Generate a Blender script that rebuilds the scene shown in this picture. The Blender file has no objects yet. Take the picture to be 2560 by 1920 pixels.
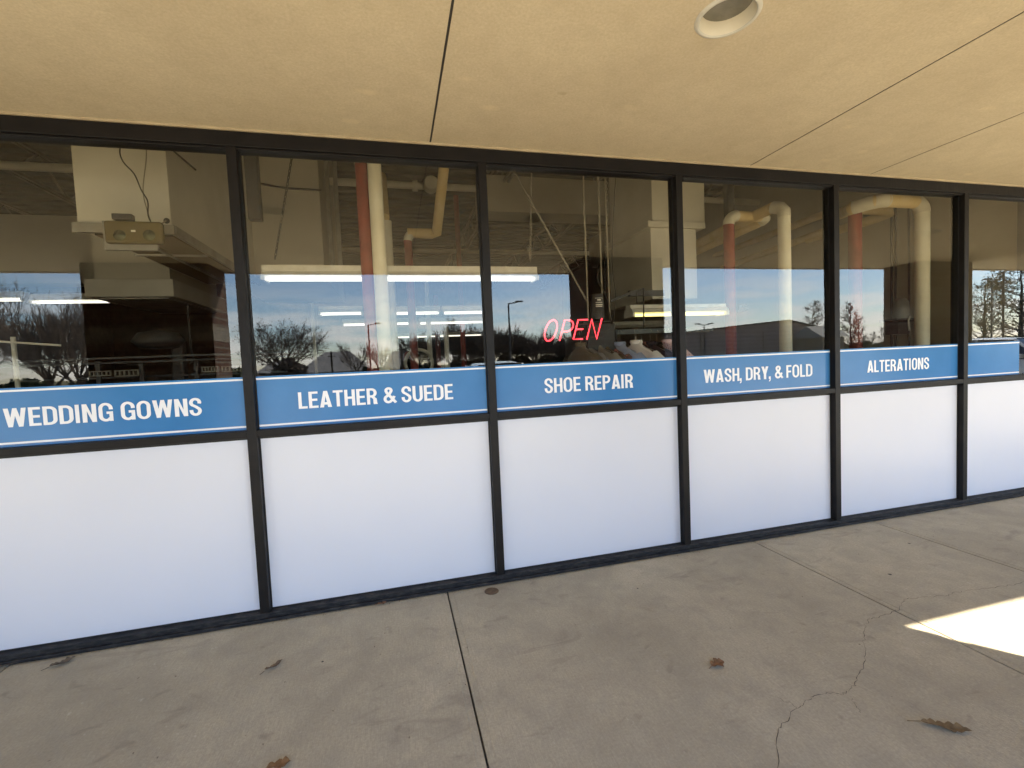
import bpy, bmesh, math, random
from math import sin, cos, pi, radians, sqrt, atan2
from mathutils import Vector, Matrix
random.seed(7)
SC = bpy.context.scene
COL = SC.collection

# ------------------------------------------------------------------ camera
CAM = Vector((0.0, -3.0877, 1.55))
YAW, PIT, ROL, FPX = 0.2483, -0.0515, -0.0444, 1147.09
_f = Vector((sin(YAW) * cos(PIT), cos(YAW) * cos(PIT), sin(PIT)))
_r0 = Vector((cos(YAW), -sin(YAW), 0)); _u0 = _r0.cross(_f)
RIGHT = cos(ROL) * _r0 + sin(ROL) * _u0
UP = -sin(ROL) * _r0 + cos(ROL) * _u0
FWD = _f
cam = bpy.data.objects.new('camera', bpy.data.cameras.new('camera')); COL.objects.link(cam); SC.camera = cam
cam.data.sensor_width = 36; cam.data.lens = FPX / 2560 * 36
cam.data.clip_start = 0.05; cam.data.clip_end = 3000
cam.matrix_world = Matrix(((RIGHT.x, UP.x, -FWD.x, CAM.x), (RIGHT.y, UP.y, -FWD.y, CAM.y), (RIGHT.z, UP.z, -FWD.z, CAM.z), (0, 0, 0, 1)))

# ------------------------------------------------------------------ light
SUN_EL, SUN_AZ = radians(43.8), radians(142.3)          # azimuth from +y towards +x
w = bpy.data.worlds.new("World"); SC.world = w; w.use_nodes = True
nt = w.node_tree; N = nt.nodes; L = nt.links
sky = N.new('ShaderNodeTexSky'); sky.sky_type = 'NISHITA'; sky.sun_disc = False
sky.sun_elevation = SUN_EL; sky.sun_rotation = SUN_AZ; sky.air_density = 1.0; sky.dust_density = 0.25; sky.ozone_density = 3.0
tc = N.new('ShaderNodeTexCoord'); sep = N.new('ShaderNodeSeparateXYZ'); L.new(tc.outputs['Generated'], sep.inputs[0])
mp = N.new('ShaderNodeMapping'); mp.inputs['Scale'].default_value = (3.2, 3.2, 17); L.new(tc.outputs['Generated'], mp.inputs['Vector'])
cn = N.new('ShaderNodeTexNoise'); cn.inputs['Scale'].default_value = 2.2; cn.inputs['Detail'].default_value = 7; cn.inputs['Roughness'].default_value = .6
L.new(mp.outputs[0], cn.inputs['Vector'])
cr = N.new('ShaderNodeMapRange'); cr.inputs['From Min'].default_value = .45; cr.inputs['From Max'].default_value = .58; L.new(cn.outputs['Fac'], cr.inputs['Value'])
er = N.new('ShaderNodeMapRange'); er.inputs['From Min'].default_value = .17; er.inputs['From Max'].default_value = .06; L.new(sep.outputs['Z'], er.inputs['Value'])
mu = N.new('ShaderNodeMath'); mu.operation = 'MULTIPLY'; L.new(cr.outputs[0], mu.inputs[0]); L.new(er.outputs[0], mu.inputs[1])
mu2 = N.new('ShaderNodeMath'); mu2.operation = 'MULTIPLY'; mu2.inputs[1].default_value = .65; L.new(mu.outputs[0], mu2.inputs[0])
mx = N.new('ShaderNodeMix'); mx.data_type = 'RGBA'; L.new(mu2.outputs[0], mx.inputs['Factor']); L.new(sky.outputs[0], mx.inputs['A'])
mx.inputs['B'].default_value = (11, 10.4, 9.8, 1)
bg = N['Background']; L.new(mx.outputs['Result'], bg.inputs['Color']); bg.inputs['Strength'].default_value = 0.10

sun = bpy.data.objects.new('sun', bpy.data.lights.new('sun', 'SUN')); COL.objects.link(sun)
sun.data.energy = 4.4; sun.data.angle = radians(0.5); sun.data.color = (1.0, .91, .72)
sd = Vector((sin(SUN_AZ) * cos(SUN_EL), cos(SUN_AZ) * cos(SUN_EL), sin(SUN_EL)))
sun.rotation_euler = sd.to_track_quat('Z', 'Y').to_euler()

SC.view_settings.view_transform = 'Standard'; SC.view_settings.look = 'None'
SC.view_settings.gamma = 1; SC.view_settings.exposure = 2.62
SC.render.engine = 'CYCLES'
SC.cycles.max_bounces = 10; SC.cycles.diffuse_bounces = 5; SC.cycles.glossy_bounces = 4; SC.cycles.transparent_max_bounces = 24
SC.cycles.caustics_reflective = False; SC.cycles.caustics_refractive = False
SC.cycles.sample_clamp_indirect = 6

# ------------------------------------------------------------------ helpers
RG = 0.05                                   # depth of the glass plane behind the frame face
S = 2560 / 2212
def ray(u, v):                              # photo pixel (2212 px wide view) -> direction
    return (u * S - 1280) / FPX * RIGHT - (v * S - 960) / FPX * UP + FWD
def at(u, v, y):                            # point seen at (u, v) in the plane y
    d = ray(u, v); return CAM + d * ((y - CAM.y) / d.y)
def mir(u, v, Y):                           # real place, Y metres in front of the shop, of what the glass mirrors at (u, v)
    p = at(u, v, 2 * RG + Y); return Vector((p.x, -Y, p.z))

class MB:
    def __init__(s): s.v = []; s.f = []
    def add(s, vs, fs):
        o = len(s.v); s.v += [Vector(p) for p in vs]; s.f += [tuple(i + o for i in f) for f in fs]
    def box(s, x0, x1, y0, y1, z0, z1):
        x0, x1 = min(x0, x1), max(x0, x1); y0, y1 = min(y0, y1), max(y0, y1); z0, z1 = min(z0, z1), max(z0, z1)
        s.add([(x0, y0, z0), (x1, y0, z0), (x1, y1, z0), (x0, y1, z0), (x0, y0, z1), (x1, y0, z1), (x1, y1, z1), (x0, y1, z1)],
              [(0, 3, 2, 1), (4, 5, 6, 7), (0, 1, 5, 4), (1, 2, 6, 5), (2, 3, 7, 6), (3, 0, 4, 7)])
        return s
    def bar(s, a, b, wd, ht, up=(0, 0, 1)):           # rectangular bar from a to b
        a, b = Vector(a), Vector(b); d = (b - a).normalized(); up = Vector(up)
        if abs(d.dot(up)) > .98: up = Vector((0, 1, 0))
        sx = d.cross(up).normalized() * wd / 2; uz = sx.cross(d).normalized() * ht / 2
        s.add([a - sx - uz, a + sx - uz, a + sx + uz, a - sx + uz, b - sx - uz, b + sx - uz, b + sx + uz, b - sx + uz],
              [(0, 1, 2, 3), (7, 6, 5, 4), (0, 4, 5, 1), (1, 5, 6, 2), (2, 6, 7, 3), (3, 7, 4, 0)])
        return s
    def tube(s, path, r, n=8, caps=True, closed=False):
        P = [Vector(p) for p in path]; m = len(P)
        R = r if isinstance(r, (list, tuple)) else [r] * m
        o = len(s.v); t0 = (P[1] - P[0]).normalized()
        a = t0.orthogonal().normalized()
        for i in range(m):
            if closed: t = (P[(i + 1) % m] - P[i - 1])
            else: t = P[min(i + 1, m - 1)] - P[max(i - 1, 0)]
            t = t.normalized() if t.length > 1e-9 else t0
            a = (a - t * a.dot(t)); a = a.normalized() if a.length > 1e-6 else t.orthogonal().normalized()
            b = t.cross(a)
            for k in range(n):
                q = 2 * pi * k / n; s.v.append(P[i] + (a * cos(q) + b * sin(q)) * R[i])
        for i in range(m if closed else m - 1):
            j = (i + 1) % m
            for k in range(n):
                k2 = (k + 1) % n
                s.f.append((o + i * n + k, o + i * n + k2, o + j * n + k2, o + j * n + k))
        if caps and not closed:
            s.f.append(tuple(o + k for k in range(n))[::-1]); s.f.append(tuple(o + (m - 1) * n + k for k in range(n)))
        return s
    def prism(s, pts, d):                              # polygon pts extruded by vector d
        d = Vector(d); n = len(pts); P = [Vector(p) for p in pts]
        s.add(P + [p + d for p in P], [tuple(range(n))[::-1], tuple(range(n, 2 * n))] + [(i, (i + 1) % n, n + (i + 1) % n, n + i) for i in range(n)])
        return s
    def lathe(s, c, prof, n=32, axis=(0, 0, 1)):       # prof: (radius, height along axis)
        c = Vector(c); ax = Vector(axis).normalized(); a = ax.orthogonal().normalized(); b = ax.cross(a); o = len(s.v)
        for r, h in prof:
            for k in range(n):
                q = 2 * pi * k / n; s.v.append(c + ax * h + (a * cos(q) + b * sin(q)) * r)
        for i in range(len(prof) - 1):
            for k in range(n):
                k2 = (k + 1) % n; s.f.append((o + i * n + k, o + i * n + k2, o + (i + 1) * n + k2, o + (i + 1) * n + k))
        return s
    def disc(s, c, r, n=32, axis=(0, 0, 1)):
        c = Vector(c); ax = Vector(axis).normalized(); a = ax.orthogonal().normalized(); b = ax.cross(a)
        s.add([c + (a * cos(2 * pi * k / n) + b * sin(2 * pi * k / n)) * r for k in range(n)], [tuple(range(n))]); return s

OFF = {}
def mesh_obj(name, mb, mats, parent=None, loc=None, smooth=False, bevel=0, mat_index=None, recalc=True):
    me = bpy.data.meshes.new(name)
    if parent is not None: off = OFF[parent.name]
    elif loc is not None: off = Vector(loc)
    else:
        xs = [p.x for p in mb.v]; ys = [p.y for p in mb.v]; zs = [p.z for p in mb.v]
        off = Vector(((min(xs) + max(xs)) / 2, (min(ys) + max(ys)) / 2, min(zs)))
    me.from_pydata([tuple(p - off) for p in mb.v], [], mb.f); me.update()
    if recalc:
        bm = bmesh.new(); bm.from_mesh(me); bmesh.ops.recalc_face_normals(bm, faces=bm.faces); bm.to_mesh(me); bm.free()
    mats = mats if isinstance(mats, (list, tuple)) else [mats]
    for m in mats: me.materials.append(m)
    if mat_index: me.polygons.foreach_set('material_index', [mat_index(p) for p in me.polygons])
    if smooth: me.polygons.foreach_set('use_smooth', [True] * len(me.polygons))
    o = bpy.data.objects.new(name, me); COL.objects.link(o)
    if smooth == 'auto':
        me.set_sharp_from_angle(angle=radians(40))
    if parent is not None: o.parent = parent
    else: o.location = off
    OFF[o.name] = off
    if bevel:
        b = o.modifiers.new('bevel', 'BEVEL'); b.width = bevel; b.segments = 2; b.limit_method = 'ANGLE'
    return o
def tag(o, label=None, cat=None, group=None, kind=None):
    if label: o['label'] = label
    if cat: o['category'] = cat
    if group: o['group'] = group
    if kind: o['kind'] = kind
    return o
def thing(name, label, cat, loc, group=None):
    o = bpy.data.objects.new(name, None); COL.objects.link(o); o.location = loc; o.empty_display_size = .2
    OFF[o.name] = Vector(loc); return tag(o, label, cat, group)
def struct(name, mb, m, **k): return tag(mesh_obj(name, mb, m, **k), kind='structure')
def dup(root, loc, rotz=0, scale=1, label=None):
    r = root.copy(); COL.objects.link(r); r.location = loc; r.rotation_euler = (0, 0, rotz); r.scale = (scale,) * 3 if not isinstance(scale, tuple) else scale
    if label: r['label'] = label
    for ch in list(root.children):
        c = ch.copy(); COL.objects.link(c); c.parent = r
        for g in list(ch.children):
            d = g.copy(); COL.objects.link(d); d.parent = c
    return r

# ------------------------------------------------------------------ materials
def mat(name, col=(.5, .5, .5), rough=.6, metal=0, spec=.5, emit=None, estr=0):
    m = bpy.data.materials.new(name); m.use_nodes = True; b = m.node_tree.nodes['Principled BSDF']
    b.inputs['Base Color'].default_value = (*col, 1); b.inputs['Roughness'].default_value = rough
    b.inputs['Metallic'].default_value = metal; b.inputs['Specular IOR Level'].default_value = spec
    if emit: b.inputs['Emission Color'].default_value = (*emit, 1); b.inputs['Emission Strength'].default_value = estr
    return m
class NG:                                    # small node-graph helper
    def __init__(s, m): s.m = m; s.t = m.node_tree; s.b = s.t.nodes['Principled BSDF']
    def n(s, t, **k):
        x = s.t.nodes.new(t)
        for a, v in k.items():
            if hasattr(x, a) and a not in x.inputs: setattr(x, a, v)
            else: x.inputs[a.replace('_', ' ')].default_value = v
        return x
    def l(s, a, b): s.t.links.new(a, b)
    def obj(s, scale=(1, 1, 1), rot=(0, 0, 0), world=False):
        c = s.n('ShaderNodeNewGeometry').outputs['Position'] if world else s.n('ShaderNodeTexCoord').outputs['Object']
        p = s.n('ShaderNodeMapping'); p.inputs['Scale'].default_value = scale; p.inputs['Rotation'].default_value = rot; s.l(c, p.inputs['Vector']); return p.outputs[0]
    def noise(s, vec, scale, detail=4, rough=.55, dist=0):
        x = s.n('ShaderNodeTexNoise'); x.inputs['Scale'].default_value = scale; x.inputs['Detail'].default_value = detail
        x.inputs['Roughness'].default_value = rough; x.inputs['Distortion'].default_value = dist; s.l(vec, x.inputs['Vector']); return x.outputs['Fac']
    def ramp(s, fac, a, b, lo=0, hi=1):
        x = s.n('ShaderNodeMapRange'); x.inputs['From Min'].default_value = a; x.inputs['From Max'].default_value = b
        x.inputs['To Min'].default_value = lo; x.inputs['To Max'].default_value = hi; s.l(fac, x.inputs['Value']); return x.outputs[0]
    def mix(s, fac, a, b):
        x = s.n('ShaderNodeMix'); x.data_type = 'RGBA'
        if hasattr(fac, 'node'): s.l(fac, x.inputs['Factor'])
        else: x.inputs['Factor'].default_value = fac
        for q, k in ((a, 'A'), (b, 'B')):
            if hasattr(q, 'node'): s.l(q, x.inputs[k])
            else: x.inputs[k].default_value = (*q, 1)
        return x.outputs['Result']
    def math(s, op, a, b=0.0):
        x = s.n('ShaderNodeMath'); x.operation = op
        for i, q in enumerate((a, b)):
            if hasattr(q, 'node'): s.l(q, x.inputs[i])
            else: x.inputs[i].default_value = q
        return x.outputs[0]
    def bump(s, h, strength=.3, dist=.01):
        x = s.n('ShaderNodeBump'); x.inputs['Strength'].default_value = strength; x.inputs['Distance'].default_value = dist
        s.l(h, x.inputs['Height']); s.l(x.outputs[0], s.b.inputs['Normal'])
    def col(s, c): s.l(c, s.b.inputs['Base Color'])
    def rgh(s, c): s.l(c, s.b.inputs['Roughness'])

def dirty(name, c1, c2, scale=3, rough=.6, spec=.5, bump=0, bscale=60, metal=0, detail=5, lo=.35, hi=.65):
    m = mat(name, c1, rough, metal, spec); g = NG(m); v = g.obj(world=True)
    n = g.noise(v, scale, detail); g.col(g.mix(g.ramp(n, lo, hi), c1, c2))
    g.rgh(g.ramp(n, .3, .7, max(.05, rough - .08), min(1, rough + .08)))
    if bump: g.bump(g.noise(v, bscale, 3), bump, .004)
    return m

# soffit stucco: fine grain, touch-up patches, faint streaks
M_soffit = mat('soffit_stucco', (.5, .39, .23), .9, 0, .2); g = NG(M_soffit); v = g.obj(world=True)
base = g.mix(g.ramp(g.noise(v, 1.3, 6, .6), .36, .64), (.595, .50, .35), (.675, .575, .405))
fine = g.noise(v, 75, 4, .75); blt = g.noise(v, 9, 5, .65)
base = g.mix(g.ramp(blt, .42, .72, 0, .30), base, (.45, .37, .245))
base = g.mix(g.ramp(fine, .30, .70, 0, .42), base, (.36, .29, .175))
vs = g.obj((3.4, 6.5, 5), (0, 0, .35), True)
vo = g.n('ShaderNodeTexVoronoi'); vo.inputs['Scale'].default_value = 1.0; vo.inputs['Randomness'].default_value = 1.0; g.l(vs, vo.inputs['Vector'])
wob = g.noise(v, 14, 5, .65)
d = g.math('ADD', vo.outputs['Distance'], g.math('MULTIPLY', wob, .42))
sepc = g.n('ShaderNodeSeparateColor'); g.l(vo.outputs['Color'], sepc.inputs[0])
patch = g.math('MULTIPLY', g.ramp(d, .46, .30), g.ramp(sepc.outputs[0], .75, 1.15))
base = g.mix(g.math('MULTIPLY', patch, .55), base, (.84, .70, .45))
spot = g.math('MULTIPLY', g.ramp(d, .33, .29), g.ramp(sepc.outputs[1], .93, .95))
base = g.mix(g.math('MULTIPLY', spot, .35), base, (.33, .25, .14))
g.col(base); g.bump(fine, .25, .002)
M_bead = dirty('soffit_bead_paint', (.46, .38, .25), (.38, .30, .19), 8, .6)

M_frame = mat('bronze_anodised_aluminium', (.010, .009, .0085), .45, .0, .22); g = NG(M_frame); v = g.obj((1, 1, 1), world=True)
n = g.noise(v, 7, 6); g.col(g.mix(g.ramp(n, .35, .7), (.0075, .0065, .0065), (.013, .011, .0105)))
n2 = g.noise(g.obj((30, 30, 3), world=True), 5, 4); g.rgh(g.ramp(n2, .3, .7, .38, .58))
M_sill = mat('dusty_bronze_sill', (.02, .02, .022), .6, 0, .3); g = NG(M_sill); v = g.obj(world=True)
n = g.noise(g.obj((4, 4, 14), world=True), 4, 6, .65); g.col(g.mix(g.ramp(n, .45, .72), (.011, .011, .013), (.055, .05, .046)))
M_gasket = mat('black_rubber_gasket', (.008, .008, .009), .6)

def glass_mat(name, tint, boost=1.0):
    m = bpy.data.materials.new(name); m.use_nodes = True; t = m.node_tree; t.nodes.clear()
    nn = lambda k: t.nodes.new(k)
    out = nn('ShaderNodeOutputMaterial'); mixs = nn('ShaderNodeMixShader'); tr = nn('ShaderNodeBsdfTransparent'); gl = nn('ShaderNodeBsdfGlossy')
    tr.inputs[0].default_value = (*tint, 1); gl.inputs['Roughness'].default_value = 0.0; gl.inputs['Color'].default_value = (.96, .98, 1, 1)
    geo = nn('ShaderNodeNewGeometry'); dp = nn('ShaderNodeVectorMath'); dp.operation = 'DOT_PRODUCT'
    t.links.new(geo.outputs['Normal'], dp.inputs[0]); t.links.new(geo.outputs['Incoming'], dp.inputs[1])
    def m2(op, a, b):
        x = nn('ShaderNodeMath'); x.operation = op
        for i, q in enumerate((a, b)):
            if hasattr(q, 'node'): t.links.new(q, x.inputs[i])
            else: x.inputs[i].default_value = q
        return x.outputs[0]
    c = m2('ABSOLUTE', dp.outputs['Value'], 0); p = m2('POWER', m2('SUBTRACT', 1.0, c), 5.0)
    R1 = m2('ADD', .043, m2('MULTIPLY', .957, p)); R = m2('DIVIDE', m2('MULTIPLY', 2.0 * boost, R1), m2('ADD', 1.0, R1))
    R = m2('MINIMUM', R, 1.0)
    t.links.new(R, mixs.inputs[0]); t.links.new(tr.outputs[0], mixs.inputs[1]); t.links.new(gl.outputs[0], mixs.inputs[2]); t.links.new(mixs.outputs[0], out.inputs[0])
    return m
M_glass = glass_mat('tinted_window_glass', (.90, .87, .77), 1.03)
M_clear = bpy.data.materials.new('glass_back_face'); M_clear.use_nodes = True
_t = M_clear.node_tree; _t.nodes.clear(); _o = _t.nodes.new('ShaderNodeOutputMaterial'); _b = _t.nodes.new('ShaderNodeBsdfTransparent'); _t.links.new(_b.outputs[0], _o.inputs[0])

M_white = mat('white_window_film', (.80, .80, .80), .3, 0, .35); g = NG(M_white); v = g.obj(world=True)
n = g.noise(v, 1.3, 3); g.col(g.mix(g.ramp(n, .3, .7), (.77, .775, .83), (.80, .80, .85)))

_tn = M_white.node_tree; _tl = _tn.nodes.new('ShaderNodeBsdfTranslucent'); _tl.inputs[0].default_value = (.8, .8, .84, 1); _ms = _tn.nodes.new('ShaderNodeMixShader'); _ms.inputs[0].default_value = .12
_tn.links.new(_tn.nodes['Principled BSDF'].outputs[0], _ms.inputs[1]); _tn.links.new(_tl.outputs[0], _ms.inputs[2]); _tn.links.new(_ms.outputs[0], _tn.nodes['Material Output'].inputs[0])
M_blue = mat('blue_vinyl_film', (.035, .17, .42), .22, 0, .4); g = NG(M_blue); v = g.obj(world=True)
g.col(g.mix(g.ramp(g.noise(v, 5, 4), .35, .65), (.045, .185, .43), (.052, .20, .46)))
M_letter = mat('white_vinyl_lettering', (.82, .83, .86), .35, 0, .4)

# concrete pavement
M_conc = mat('pavement_concrete', (.3, .27, .23), .85, 0, .25); g = NG(M_conc); v = g.obj(world=True)
big = g.noise(v, .9, 6, .6, .6); med = g.noise(v, 5, 6, .62, .4); fin = g.noise(v, 85, 5, .75)
c = g.mix(g.ramp(big, .32, .70), (.425, .37, .268), (.635, .555, .405))
c = g.mix(g.ramp(med, .42, .72, 0, .5), c, (.32, .285, .225))
st = g.noise(g.obj((1.0, 2.6, 1), (0, 0, .45), True), 2.6, 5, .6, 1.0)
c = g.mix(g.ramp(st, .60, .72, 0, .45), c, (.235, .20, .16))
blot = g.noise(g.obj((1, 1.5, 1), (0, 0, -.6), True), 6.5, 3, .5, .6)
c = g.mix(g.ramp(blot, .65, .76, 0, .45), c, (.155, .13, .105))
brush = g.noise(g.obj((90, 5, 1), (0, 0, .06), True), 2.5, 3, .6)
c = g.mix(g.ramp(brush, .35, .7, 0, .34), c, (.28, .245, .20))
c = g.mix(g.ramp(fin, .3, .75, 0, .6), c, (.23, .205, .165))
pale = g.noise(g.obj((1.5, 1, 1), world=True), 17, 4, .7)
c = g.mix(g.ramp(pale, .63, .75, 0, .35), c, (.70, .64, .54))
g.col(c); hh = g.math('ADD', g.math('MULTIPLY', fin, .5), g.math('ADD', g.math('MULTIPLY', brush, .35), g.math('MULTIPLY', med, .7))); g.bump(hh, .5, .006)
M_joint = dirty('joint_dirt', (.045, .04, .034), (.08, .07, .06), 20, .95)
M_lot = dirty('parking_lot_concrete', (.42, .41, .365), (.50, .485, .43), .35, .9, .2, .2, 40)
M_grass = dirty('dormant_grass', (.11, .095, .045), (.16, .135, .07), 2, .95, .1)
M_asph = dirty('road_asphalt', (.05, .05, .052), (.075, .073, .07), 1, .9, .2)

# brick
def brick_mat(name, c1, c2, mortar, mul=1):
    m = mat(name, c1, .85, 0, .2); g = NG(m)
    geo = g.n('ShaderNodeNewGeometry'); sp = g.n('ShaderNodeSeparateXYZ'); g.l(geo.outputs['Position'], sp.inputs[0])
    cb = g.n('ShaderNodeCombineXYZ'); g.l(g.math('ADD', sp.outputs[0], sp.outputs[1]), cb.inputs[0]); g.l(sp.outputs[2], cb.inputs[1])
    b = g.n('ShaderNodeTexBrick'); g.l(cb.outputs[0], b.inputs['Vector'])
    b.inputs['Scale'].default_value = 1; b.inputs['Brick Width'].default_value = .30; b.inputs['Row Height'].default_value = .10; b.inputs['Mortar Size'].default_value = .012; b.inputs['Mortar Smooth'].default_value = .1
    b.inputs['Color1'].default_value = (*c1, 1); b.inputs['Color2'].default_value = (*c2, 1); b.inputs['Mortar'].default_value = (*mortar, 1)
    n = g.noise(cb.outputs[0], 22, 4); g.col(g.mix(g.ramp(n, .35, .75, 0, .45), b.outputs['Color'], tuple(x * .6 for x in c1)))
    g.bump(g.math('SUBTRACT', 1.0, b.outputs['Fac']), .6, .006); return m
M_brick = brick_mat('red_brown_brick', (.075, .034, .022), (.11, .05, .032), (.16, .14, .115))
M_stone = dirty('dark_stone_band', (.15, .13, .105), (.19, .165, .135), 6, .85)
M_fascia = dirty('fascia_stucco', (.48, .39, .26), (.43, .34, .22), 2, .9, .2)

# interior
M_wall = dirty('beige_interior_paint', (.46, .43, .36), (.41, .38, .31), 1.5, .7, .3)
M_bulk = dirty('white_drywall', (.60, .57, .48), (.52, .49, .41), 1.2, .7, .3)
M_duct = dirty('white_painted_sheet_metal', (.66, .64, .57), (.58, .56, .48), 2, .45, .5)
M_galv = dirty('galvanised_steel', (.38, .37, .34), (.28, .27, .24), 5, .4, .5, metal=.7)
M_deck = dirty('grey_roof_deck', (.125, .115, .095), (.09, .083, .068), 3, .6)
M_joist = dirty('painted_steel_joist', (.24, .22, .18), (.17, .155, .125), 5, .6)
M_floor = dirty('shop_floor', (.09, .085, .075), (.06, .055, .05), 2, .5)
M_black = mat('black_metal', (.014, .014, .016), .45)
M_dark = dirty('dark_grey_metal', (.055, .055, .06), (.035, .035, .04), 8, .45)
M_green = dirty('dark_green_rail_paint', (.010, .018, .015), (.016, .026, .021), 10, .4)
M_cream = dirty('cream_pipe_jacket', (.88, .86, .74), (.82, .79, .65), 7, .5, .4, .25, 30)
M_red = dirty('red_pipe_paint', (.30, .055, .035), (.22, .038, .028), 6, .5, .4, .2, 30)
M_tan = dirty('tan_pipe_wrap', (.70, .53, .25), (.78, .64, .38), 5, .6, .4, .3, 24)
M_whitep = dirty('white_pipe_fitting', (.74, .71, .60), (.68, .64, .52), 9, .5)
M_brownw = dirty('dark_wood_panel', (.09, .06, .045), (.06, .04, .03), 5, .6)
M_grill = mat('brown_return_grille', (.12, .085, .05), .7); g = NG(M_grill); v = g.obj((1, 1, 1), world=True)
wv = g.n('ShaderNodeTexWave'); wv.inputs['Scale'].default_value = 11; wv.bands_direction = 'Y'; g.l(v, wv.inputs['Vector'])
g.col(g.mix(g.ramp(wv.outputs['Fac'], .3, .6), (.22, .15, .075), (.03, .02, .012)))
M_tube = mat('fluorescent_tube', (.9, .9, .9), .4, emit=(1, .98, .90), estr=.30)
M_tubew = mat('warm_fluorescent_tube', (.9, .9, .8), .4, emit=(1, .88, .32), estr=.42)
M_fix = dirty('white_enamel_fixture', (.70, .69, .64), (.58, .56, .50), 9, .4)
M_neon = mat('red_neon_tube', (.6, .05, .06), .3, emit=(1, .035, .055), estr=1.0)
M_amber = mat('amber_lens', (.095, .078, .03), .12, 0, .6)
M_amberd = mat('lens_reflector_bowl', (.05, .058, .024), .2, .4)
M_grey = dirty('grey_plate', (.26, .26, .25), (.20, .20, .19), 8, .5)
M_wire = mat('black_wire', (.015, .014, .012), .5)
M_wirew = mat('pale_wire', (.24, .22, .18), .5)
M_lab = mat('label_white', (.7, .69, .64), .5)

def simple_cloth(name, c, stripe=None):
    m = mat(name, c, .85, 0, .2); g = NG(m); v = g.obj()
    n = g.noise(v, 9, 4)
    b = g.mix(g.ramp(n, .35, .7, 0, .35), c, tuple(x * .65 for x in c))
    if stripe:
        wv = g.n('ShaderNodeTexVoronoi'); wv.inputs['Scale'].default_value = 40; g.l(v, wv.inputs['Vector']); b = g.mix(g.ramp(wv.outputs['Distance'], .35, .25), b, stripe)
    g.col(b); return m

# outdoors
M_bark = dirty('grey_bark', (.055, .042, .032), (.085, .068, .052), 6, .95, .1)
M_twig = dirty('brown_twigs', (.13, .10, .08), (.18, .14, .11), 9, .95, .1)
M_tuft = dirty('rusty_leaf_tufts', (.075, .042, .022), (.055, .032, .018), 3, .9, .1)
M_evg = dirty('evergreen_needles', (.075, .072, .026), (.042, .048, .020), 1.2, .9, .1)
M_hedge = dirty('dark_hedge_leaves', (.022, .030, .016), (.040, .046, .022), 2, .9, .1)
M_shing = dirty('grey_roof_shingles', (.30, .285, .275), (.24, .225, .215), 2.5, .9, .2)
M_brsid = mat('brown_board_siding', (.10, .065, .05), .8); g = NG(M_brsid); v = g.obj(world=True)
wv = g.n('ShaderNodeTexWave'); wv.inputs['Scale'].default_value = .55; wv.bands_direction = 'Z'; wv.inputs['Distortion'].default_value = 2.5; wv.inputs['Detail'].default_value = 3; g.l(v, wv.inputs['Vector'])
g.col(g.mix(g.ramp(wv.outputs['Fac'], .3, .75), (.24, .185, .165), (.46, .35, .30)))
M_tanw = dirty('tan_house_wall', (.34, .27, .19), (.28, .22, .16), 1, .85)
M_pole = mat('dark_bronze_pole', (.03, .026, .024), .5)
M_tire = mat('tyre_rubber', (.02, .02, .02), .8)
M_rim = mat('wheel_alloy', (.5, .5, .5), .3, .8)
M_cglass = mat('car_glass', (.01, .012, .014), .05, 0, .8)
M_head = mat('headlamp_lens', (.75, .76, .78), .1, 0, .8)
M_tail = mat('tail_lamp_lens', (.35, .015, .012), .2)
def paint(name, c): 
    m = mat(name, c, .3, .1, .5); m.node_tree.nodes['Principled BSDF'].inputs['Coat Weight'].default_value = .7; return m

# ------------------------------------------------------------------ ground
B = MB(); B.add([(-900, -900, -.17), (900, -900, -.17), (900, 900, -.17), (-900, 900, -.17)], [(0, 1, 2, 3)])
struct('ground', B, M_grass)
B = MB(); B.box(-60, 130, -40, -4.75, -.4, -.15); struct('parking_lot', B, M_lot)
B = MB(); B.box(-300, 400, -49, -41.5, -.4, -.15); struct('road', B, M_asph)
B = MB()
for i in range(-6, 20):
    B.box(i * 2.75 + 1.4, i * 2.75 + 1.5, -10.2, -5.0, -.149, -.145)
struct('parking_stall_lines', B, mat('white_road_paint', (.7, .7, .68), .7))
# pavement slabs, tooled joints between them
JX = [-14.2, -11.8, -9.4, -6.95, -4.58, -2.15, .262, 2.742, 3.985, 6.43, 8.87, 11.3, 13.75, 16.2, 20.]
B = MB()
B.box(-14.3, 20.1, -4.6, .16, -.35, -.022)
struct('pavement_bed', B, M_joint)
B = MB()
def slab(x0, x1, y0, y1):
    P = []
    for z, e in ((-.02, 0), (-.006, .0), (-.0035, .012), (-.0025, .03), (0, .034)):
        P += [(x0 + e, y0 + e, z), (x1 - e, y0 + e, z), (x1 - e, y1 - e, z), (x0 + e, y1 - e, z)]
    F = [(16, 17, 18, 19)]
    for r in (0, 4, 8, 12):
        for k in range(4): F.append((r + k, r + (k + 1) % 4, r + 4 + (k + 1) % 4, r + 4 + k))
    B.add(P, F)
for a, b in zip(JX[:-1], JX[1:]):
    slab(a + .005, b - .005, -4.6, .0)
struct('pavement', B, M_conc, recalc=False)
B = MB(); B.box(-14.3, 20.1, -4.75, -4.607, -.4, -.004); struct('kerb', B, M_conc, bevel=.02)

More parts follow.
